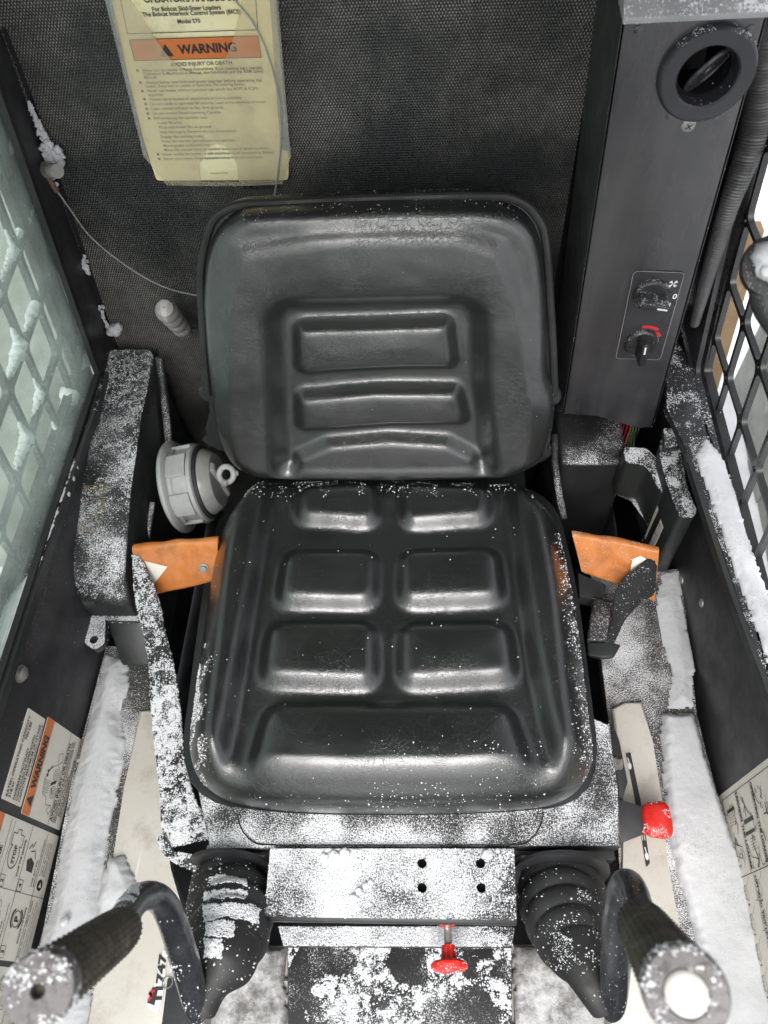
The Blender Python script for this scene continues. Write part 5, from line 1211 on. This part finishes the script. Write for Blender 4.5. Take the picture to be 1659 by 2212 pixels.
# ------------------------------------------------------------------ operator handbook
hb = thing('operator_handbook', PY(478, 392, .85), 'yellowed operator handbook in a cloudy plastic sleeve on the rear wall', 'handbook')
FH = FY(.846)
def HP(pts, fr=None): return [(fr or FH).at(192+.3009*x, .3009*y) for x, y in pts]
bm = BM(); slab(bm, FH.up(-.001), round_poly(HP([(100, -260), (140, 0), (395, 1020), (430, 1130), (485, 1300), (1430, 1295), (1432, 1150), (1420, 1050), (1335, 0), (1310, -260)]), [0, 0, 0, .002, .004, .004, 0, 0, 0, 0]), .006, bevel=.001)
bmobj('page_block', bm, M['page'], hb)
o = HP([(112, -260), (132, 0), (378, 1010), (398, 1120), (560, 1325), (820, 1330), (1100, 1330), (1390, 1318), (1450, 1120), (1440, 1000), (1352, 0), (1330, -260)])
v1 = HP([(200, -250), (310, 0), (420, 180), (520, 335), (600, 435), (680, 495), (760, 525), (830, 530), (910, 500), (975, 430), (1020, 330), (1050, 230), (1100, 0), (1130, -250)])
v2 = HP([(805, 1300), (795, 1180), (830, 1090), (870, 1045), (920, 1032), (975, 1045), (1030, 1100), (1060, 1170), (1080, 1300)])
bm = BM(); slab(bm, FH.up(.0016), o, .0006, holes=[v1, v2]); bmobj('sleeve_film', bm, M['film'], hb, smooth=False)
bm = BM(); slab(bm, FH.up(.0026), HP([(1255, -260), (1300, 0), (1380, 1060), (1455, 1090), (1440, 1010), (1362, 0), (1340, -260)]), .0012); bmobj('sleeve_edge', bm, M['filmedge'], hb, smooth=False)
bm = BM(); slab(bm, FH.up(.0026), HP([(85, -200), (120, 0), (370, 1010), (395, 1120), (420, 1110), (385, 1000), (165, 0), (120, -200)]), .0012); bmobj('sleeve_edge', bm, M['filmedge'], hb, smooth=False)
bm = BM(); slab(bm, FH, HP([(560, 1325), (840, 1325), (835, 1368), (610, 1372)]), .002); bmobj('holder_foot', bm, M['tube'], hb)
bm = BM(); slab(bm, FH, HP([(1100, 1325), (1385, 1325), (1355, 1358), (1115, 1362)]), .002); bmobj('holder_foot', bm, M['tube'], hb)
FI = FH
def H1(x, y): return FH.at(192+.3009*x, .3009*y)
ink('warning_band', FI, lambda bm: fill2(bm, FI, HP([(290, 285), (1215, 255), (1238, 410), (328, 435)]), .0002), M['decalor'], hb)
def dr(bm):
    q = HP([(215, -60), (278, 242), (1212, 213), (1195, -60)]); line2(bm, FI, q, .0007, .0003)
    line2(bm, FI, HP([(290, 285), (1215, 255), (1238, 410), (328, 435)]), .0007, .0005, True)
    TT = lambda s, x0, y0, x1, y1, b=0., **k: textbm(bm, s, FI, H1(x0, y0), H1(x1, y1), bold=b, h=.0004, **k)
    TT("OPERATOR'S HANDBOOK", 400, 18, 1075, 2, .03); TT('For Bobcat Skid-Steer Loaders', 458, 80, 950, 66, .02); TT('The Bobcat Interlock Control System (BICS)', 388, 118, 1090, 96, .02)
    TT('Model S70', 640, 168, 803, 162, .02)
    textbm(bm, 'WARNING', FI, H1(648, 385), H1(1065, 366), bold=.04, h=.0006)
    fill2(bm, FI, HP([(515, 405), (612, 402), (545, 312)]), .0006)
    TT('AVOID INJURY OR DEATH', 590, 476, 1030, 462, .01)
ink('lettering', FI, dr, M['ink'], hb)
def dr(bm):
    TT = lambda s, x0, y0, x1, y1, b=.012, **k: textbm(bm, s, FI, H1(x0, y0), H1(x1, y1), bold=b, h=.0004, **k)
    rows = [('Never use the loader without instructions. Read machine signs (decals),', 388, 514, 1250, 494), ('Operation & Maintenance Manual, this handbook and the AEM Safety', 393, 540, 1255, 520), ('Manual.', 400, 566, 492, 563),
            ('Always fasten seat belt and lower seat bar before operating the', 408, 602, 1243, 584), ('loader. Keep feet on pedals or footrests. No steering levers.', 413, 628, 1120, 612),
            ('Never use loader without operator cab which has ROPS & FOPS', 422, 660, 1215, 644), ('approval.', 430, 690, 540, 687), ('Always carry bucket or attachment as low as possible.', 438, 722, 1100, 708),
            ('Do not travel or turn with lift arms up. Look in the direction of travel.', 445, 755, 1275, 738), ('Load, unload and turn on flat, level ground.', 453, 788, 970, 778), ('Do not exceed Rated Operating Capacity.', 462, 822, 955, 812),
            ('Before leaving the operator seat:', 470, 856, 855, 850), ('Lower lift arms.', 497, 890, 672, 886), ('Place attachment flat on ground.', 505, 922, 885, 916), ('Stop the engine. Remove the key (if equipped).', 512, 956, 1065, 946),
            ('Engage the parking brake.', 520, 990, 830, 984), ('Raise the seat bar and unfasten the seat belt.', 528, 1022, 1055, 1014), ('Move pedals until both lock.', 538, 1054, 880, 1048),
            ('Move the manual hydraulic control levers out of detent position.', 545, 1084, 1293, 1070), ('Never modify the loader or add attachments not approved by Bobcat.', 530, 1116, 1335, 1100), ('Never carry riders. Keep bystanders away from the work area.', 540, 1148, 1255, 1134)]
    for r in rows: TT(*r)
    for q in ((348, 505), (370, 592), (385, 652), (400, 710), (408, 745), (416, 780), (424, 814), (433, 848), (497, 1106), (505, 1138)): fill2(bm, FI, arcpts(H1(*q), .0017, 0, 6.28, 10)[:-1], .0005)
    TT('Printed in U.S.A.', 878, 1250, 1000, 1246, 0)
ink('body_text', FI, dr, flat('faded_ink', (.10, .09, .06), .6), hb)

# tether wire and clamp
tw = thing('tether_cable', PY(125, 415, .85), 'thin pale steel cable looping from the left clamp behind the seat up to the handbook', 'cable')
bm = BM(); P = [PY(*q, .845) for q in ((108, 392), (125, 415), (150, 450), (190, 505), (240, 550), (300, 592), (350, 618), (400, 633), (450, 636))]
P += [PY(520, 600, .85), PY(575, 520, .85)]+[PY(*q, .838) for q in ((590, 440), (602, 360), (607, 280), (600, 200), (580, 120), (548, 50), (505, -5), (480, -60))]
tube(bm, P, .00115, 8, 260); bmobj('cable', bm, M['wire'], tw)
bm = BM(); tube(bm, [PY(100, 375, .84), PY(112, 396, .842), PY(122, 412, .845)], .0035, 10, 12); bmobj('crimp', bm, plastic('rusty_crimp', (.12, .07, .05), (.2, .12, .08), rough=.7), tw)
ck = thing('bolt_clamp', PY(110, 370, .84), 'threaded steel bolt and clamp on the left wall edge with snow round it', 'clamp')
A = PY(97, 366, .842); B_ = PY(124, 370, .815)
bm = BM(); tube(bm, [A, (A+B_)/2, B_], .0078, 18, 60, prof=lambda s: 1+.10*math.sin(s*2*math.pi*7)); bmobj('threaded_bolt', bm, M['steel'], ck)
bm = BM(); lathe(bm, A, B_-A, [(0, -.004), (.0095, -.004), (.0095, .004), (0, .004)], 6); bmobj('hex_nut', bm, M['steel'], ck)
bm = BM()
for i in range(230):
    t_ = random.random(); q = np.array([62, 222])*(1-t_)+np.array([116, 352])*t_; w_ = (3+15*t_**2)*random.gauss(0, .5)
    lump(bm, PY(q[0]+w_+4*t_, q[1]+random.gauss(0, 3), .850), random.uniform(.0012, .0022+.0045*t_**2), i, .9, 1)
for i in range(90): lump(bm, PY(random.gauss(116, 8), random.gauss(352, 14), .848), random.uniform(.002, .0065), i, .9, 1)
tag(bmobj('wall_snow', bm, M['snow'], angle=180), 'snow clump packed round the bolt clamp in the left rear corner', 'snow', kind='stuff')
bm = BM()
for q, r in (((248, 712), .011), ((240, 716), .007), ((255, 706), .007)): lump(bm, PY(*q, .85), r, q[0], .8)
for q, r in [((random.gauss(183+7*k_, 2), random.gauss(565+20*k_, 8)), random.uniform(.0012, .0028)) for k_ in (0, 0, 0, 0, .5, .5, 1, 1, 5, 5.5, 6, 6, 6.5, 7) for _ in range(3)]: lump(bm, PY(*q, .852), r, q[0], 1.4)
tag(bmobj('wall_snow', bm, M['snow'], angle=180), 'small snow blob low in the left rear corner above the housing', 'snow', kind='stuff')
bm = BM(); ribbon(bm, [PY(2, 60, .859), PY(62, 215, .859), PY(125, 400, .859), PY(190, 590, .859), PY(250, 760, .859)], [PY(12, 60, .859), PY(72, 215, .859), PY(134, 400, .859), PY(199, 590, .859), PY(258, 760, .859)], .001, 30, 2)
tag(bmobj('corner_seam', bm, M['dark']), 'dark open seam down the left rear corner', 'seam')

# ribbed grey knob
gk = thing('ribbed_handle', PY(400, 712, .84), 'pale grey ribbed plastic handle sticking out left of the backrest', 'handle')
A = PY(396, 712, .835); B_ = PY(356, 666, .775); ax = B_-A; L = np.linalg.norm(ax)
pf = [(0, 0), (.010, 0)]
for k in range(4):
    for j in range(7):
        s = j/6; pf.append((.0095+.0045*math.sin(math.pi*s)**.7+.0006*k, L*(k+s)/4))
pf += [(.0115, L+.001), (.008, L+.003), (.0012, L+.0035), (.001, L+.001), (0, L+.001)]
bm = BM(); lathe(bm, A, ax, pf, 32); bmobj('handle_body', bm, M['knobgrey'], gk, angle=70)
bm = BM(); tube(bm, [A, A+[.03, .005, -.006], A+[.08, .01, -.006]], .004, 10, 12); bmobj('stem', bm, M['black'], gk)

# blurred bracket close to the camera at the right edge
eb = thing('grab_bracket', CAM+ray(1665, 560)*.5, 'out of focus black bracket capped with snow at the right picture edge', 'bracket')
c = CAM+ray(1672, 575)*.5
bm = BM(); lathe(bm, c, -(ray(1672, 575))+np.array([.2, 0, .2]), [(0, -.012), (.018, -.012), (.0205, -.004), (.0195, .003), (.013, .005), (0, .005)], 36)
tube(bm, [c+[-.004, -.004, -.012], c+[.0, -.014, -.022], c+[.012, -.022, -.034]], .009, 12, 14)
tube(bm, [c, c+[.02, -.02, .03], c+[.04, -.02, .09]], .008, 14, 20); tube(bm, [c+[.002, 0, -.005], c+[.008, -.01, -.02], c+[.03, -.01, -.04]], .007, 14, 20); bmobj('bracket_body', bm, M['frostlo'], eb)
bm = BM(); lump(bm, c-ray(1672, 575)*.006+np.array([.0, .002, .004]), .0135, 14, .8); lump(bm, c-ray(1672, 575)*.008+np.array([-.004, -.006, .002]), .007, 5, .8); lump(bm, c-ray(1672, 575)*.010+np.array([.004, -.008, -.004]), .006, 9, .8); tag(bmobj('bracket_snow', bm, M['snow'], angle=180), 'cap of snow on the blurred bracket at the right edge', 'snow', kind='stuff')

# ================================================================== SNOW GRAINS
def clus(p, s=45, seed=0, lo=.0, hi=.6): return sstep((vfbm(p, s, seed)-lo)/(hi-lo))
G = lambda v, c, w_: np.exp(-((v-c)/w_)**2)
def box_d(p):
    x, y = px(p)
    t_ = np.where(y < 880, .55, np.where(y < 1030, .1+.8*clus(p, 30, 1, .0, .3), .06+.6*clus(p, 55, 2, -.1, .5)))
    return t_*(.2+.9*clus(p, 170, 3, -.3, .4))
sprinkle('snow_dusting', [hbody], 60000, lambda p: .6*box_d(p), 'snow dusting on top of the long black housing', .0004, .0014, .35)
sprinkle('snow_dusting', [lipo, ear], 9000, lambda p: .7+p[:, 0]*0, 'packed snow grains on the front flange of the black housing', .0005, .0014, .3)
def seat_d(p):
    x, y = px(p); v = .0012
    xl = np.interp(y, [1400, 1480, 1700], [432, 428, 425]); v = v+1.2*G(x, xl, 15)*((y > 1390) & (y < 1725))*clus(p, 50, 4, -.15, .3)
    xr = np.interp(y, [1180, 1400, 1650], [1222, 1250, 1266]); v = v+.22*G(x, xr, 17)*(y > 1150)*(.3+clus(p, 70, 5, -.3, .4))
    v = v+.015*(y > 1715)+(y < 1075)*.12*clus(p, 60, 6, -.1, .5)+.05*(abs(x-880) < 90)*(y > 1690)*(y < 1745)+.02*(abs(x-1000) < 180)*(y > 1600)
    return v
sprinkle('snow_dusting', [seat], 120000, seat_d, 'snow flecks on the seat cushion, thickest down its left edge', .0004, .0015, .05, 3)
sprinkle('snow_dusting', [back, shell], 40000, lambda p: .0015+.22*(px(p)[1] < 476)*(.2+clus(p, 70, 9, -.3, .4))+.10*((px(p)[0] > 1184) & (px(p)[1] > 820)), 'frosting of snow along the top rim of the backrest', .0003, .0009, .0)
def web_d(p):
    x, y = px(p); return np.where(y > 1480, .12+.8*clus(p, 75, 7, -.22, .2), np.where(y > 1340, .04+.3*clus(p, 90, 8, 0, .5), .22))*(.25+clus(p, 190, 2, -.35, .25))
sprinkle('snow_dusting', [wbL, bkL], 60000, web_d, 'snow caked over the left belt webbing', .0005, .0018, .02, 2)
sprinkle('snow_dusting', [wbR, slR, buR], 14000, lambda p: .05+.2*clus(p, 80, 8, 0, .5), 'light snow flecks on the right belt and buckle', .0003, .0010, .02)
def plat_d(p): x, y = px(p); return (.06+.25*clus(p, 60, 12, -.4, .4))*np.interp(y, [1740, 1765, 1800, 1828], [.35, .6, 1, 1.2])
sprinkle('snow_dusting', [plat, flap], 110000, plat_d, 'snow dusting on the seat base platform', .0004, .0012, .5)
sprinkle('snow_dusting', [brp], 80000, lambda p: (.08+.30*clus(p, 50, 13, -.4, .3))*np.interp(px(p)[1], [1965, 1985], [1, .25]), 'snow dusting on the bracket plate with four holes', .0004, .0014, .5)
sprinkle('snow_dusting', [lst], 16000, lambda p: .1+.6*clus(p, 60, 14, -.2, .4), 'snow dusting on the step under the bracket', .0005, .0016, .5)
sprinkle('snow_patches', [pan], 110000, lambda p: clus(p, 24, 15, .05, .4)*(.10+.9*clus(p, 130, 2, -.2, .4)), 'broken patches of snow on the black footwell panel', .0006, .0022, .5, 2)
sprinkle('snow_dusting', [ledL, ledR], 110000, lambda p: .06+.22*clus(p, 40, 16, -.4, .5), 'grains of snow scattered over both side ledges', .0004, .0012, .5)
for fsrc, lab in (((232, 270, 1500, 1860), 'left'), ((1440, 1500, 1560, 2000), 'right')): pass
def bootl(p):
    x, y = px(p); arc = 11*((x-492)/60)**2; v = 0
    for y0, y1, x0, x1, a in ((1892, 1907, 454, 529, .8), (1920, 1938, 440, 534, .8), (1948, 1982, 438, 560, 1.), (1990, 2024, 443, 504, .8), (2028, 2070, 442, 480, .8)):
        n_ = 5*vfbm(p, 90, 33); yy = y-arc*(y0 < 1985)+n_
        v = v+a*((yy > y0) & (yy < y1) & (x+n_ > x0) & (x+n_*1.5 < x1))
    return np.clip(v, 0, 1)*(.45+clus(p, 170, 21, -.3, .3))+.006
sprinkle('snow_patches', [bl], 70000, bootl, 'snow lying on the folds of the left lever boot', .0005, .0018, .1, 2)
sprinkle('snow_patches', [brt], 40000, lambda p: .35*G(px(p)[0], 1240, 40)*(G(px(p)[1], 2020, 26)+G(px(p)[1], 2070, 20)+.4*G(px(p)[1], 1935, 12))*clus(p, 90, 23, -.1, .3)+.004, 'light snow on the folds of the right lever boot', .0004, .0014, .1, 2)
sprinkle('snow_dusting', [rb1, rb2, rb3], 30000, lambda p: .12+.6*clus(p, 60, 24, -.2, .4), 'snow dusting on the ridges of the relay box', .0004, .0013, .6)
sprinkle('snow_dusting', [LV[1]], 9000, lambda p: clus(p, 50, 25, -.1, .3)*np.where((px(p)[0] < 300) & (px(p)[1] < 2030), 1, .03), 'snow stuck to the bend of the left lever tube', .0006, .0020, .3, 2)
sprinkle('snow_dusting', [LV[3], RV[3]], 6000, lambda p: .22*clus(p, 90, 40, -.1, .4), 'snow flecks on the ends of both lever grips', .0004, .0016, .0)
sprinkle('snow_dusting', [rk], 5000, lambda p: .28*clus(p, 90, 41, -.1, .4), 'few snow flecks on the red lever knob', .0003, .0010, .0)
sprinkle('snow_dusting', [rh], 3000, lambda p: .2*clus(p, 120, 42, -.1, .4), 'few snow flecks on the red pull knob', .0003, .0010, .0)
sprinkle('snow_dusting', [crL, crR], 9000, lambda p: .10*clus(p, 40, 43, -.1, .5), 'thin scatter of snow grains on the cream rails', .0003, .0010, .3)
sprinkle('snow_dusting', [RV[1]], 3000, lambda p: .04+p[:, 0]*0, 'few snow specks on the right lever tube', .0004, .0010, .2)
sprinkle('snow_dusting', [sR], 40000, lambda p: .04+.5*clus(p, 60, 27, -.1, .5), 'snow grains along the rear of the right sill', .0003, .0011, .6)
sprinkle('snow_dusting', [sL], 8000, lambda p: .05+.3*clus(p, 60, 28, -.1, .5), 'snow grains along the left sill rail', .0003, .0010, .6)
sprinkle('snow_dusting', [vring, cowl], 12000, lambda p: np.where(px(p)[1] < 100, .4*clus(p, 80, 29, -.3, .3), .01), 'snow frosting on the vent ring and column cowl', .0003, .0010, .0)
sprinkle('snow_dusting', [k1, h1, k2], 6000, lambda p: .4*clus(p, 160, 30, -.2, .4), 'snow specks on the two dial knobs', .0002, .0006, .0)
sprinkle('snow_specks', [colf], 7000, lambda p: .02+.10*(px(p)[1] > 560), 'fine snow specks on the heater column face', .0003, .0007, .0)
sprinkle('snow_specks', [rear], 60000, lambda p: np.where((px(p)[0] > 500) & (px(p)[0] < 1150), .10*np.exp(-abs(px(p)[1]-440)/26), 0)+np.where((px(p)[0] > 1120) & (px(p)[1] < 600) & (px(p)[1] > 300), .04, .003), 'fine snow specks on the rear wall around the backrest', .0002, .0007, .0)
sprinkle('snow_specks', [lwall, rwall], 24000, lambda p: .07*clus(p, 30, 31, -.2, .5), 'fine snow specks on the lower side panels', .0002, .0008, .0)
bm = BM()
for q, r in (((722, 1848), .006), ((745, 1842), .0055), ((700, 1850), .004), ((1052, 1846), .0062), ((1058, 1838), .003), ((1075, 1838), .0025), ((775, 1925), .004), ((790, 1912), .0035), ((765, 1940), .005), ((800, 1905), .003), ((845, 1790), .002)): lump(bm, PZ(*q, .385), r, q[0], .7)
tag(bmobj('snow_lumps', bm, M['snow'], angle=180), 'small loose snow lumps on the bracket plate', 'snow', kind='stuff')
print('objects', len(bpy.data.objects))
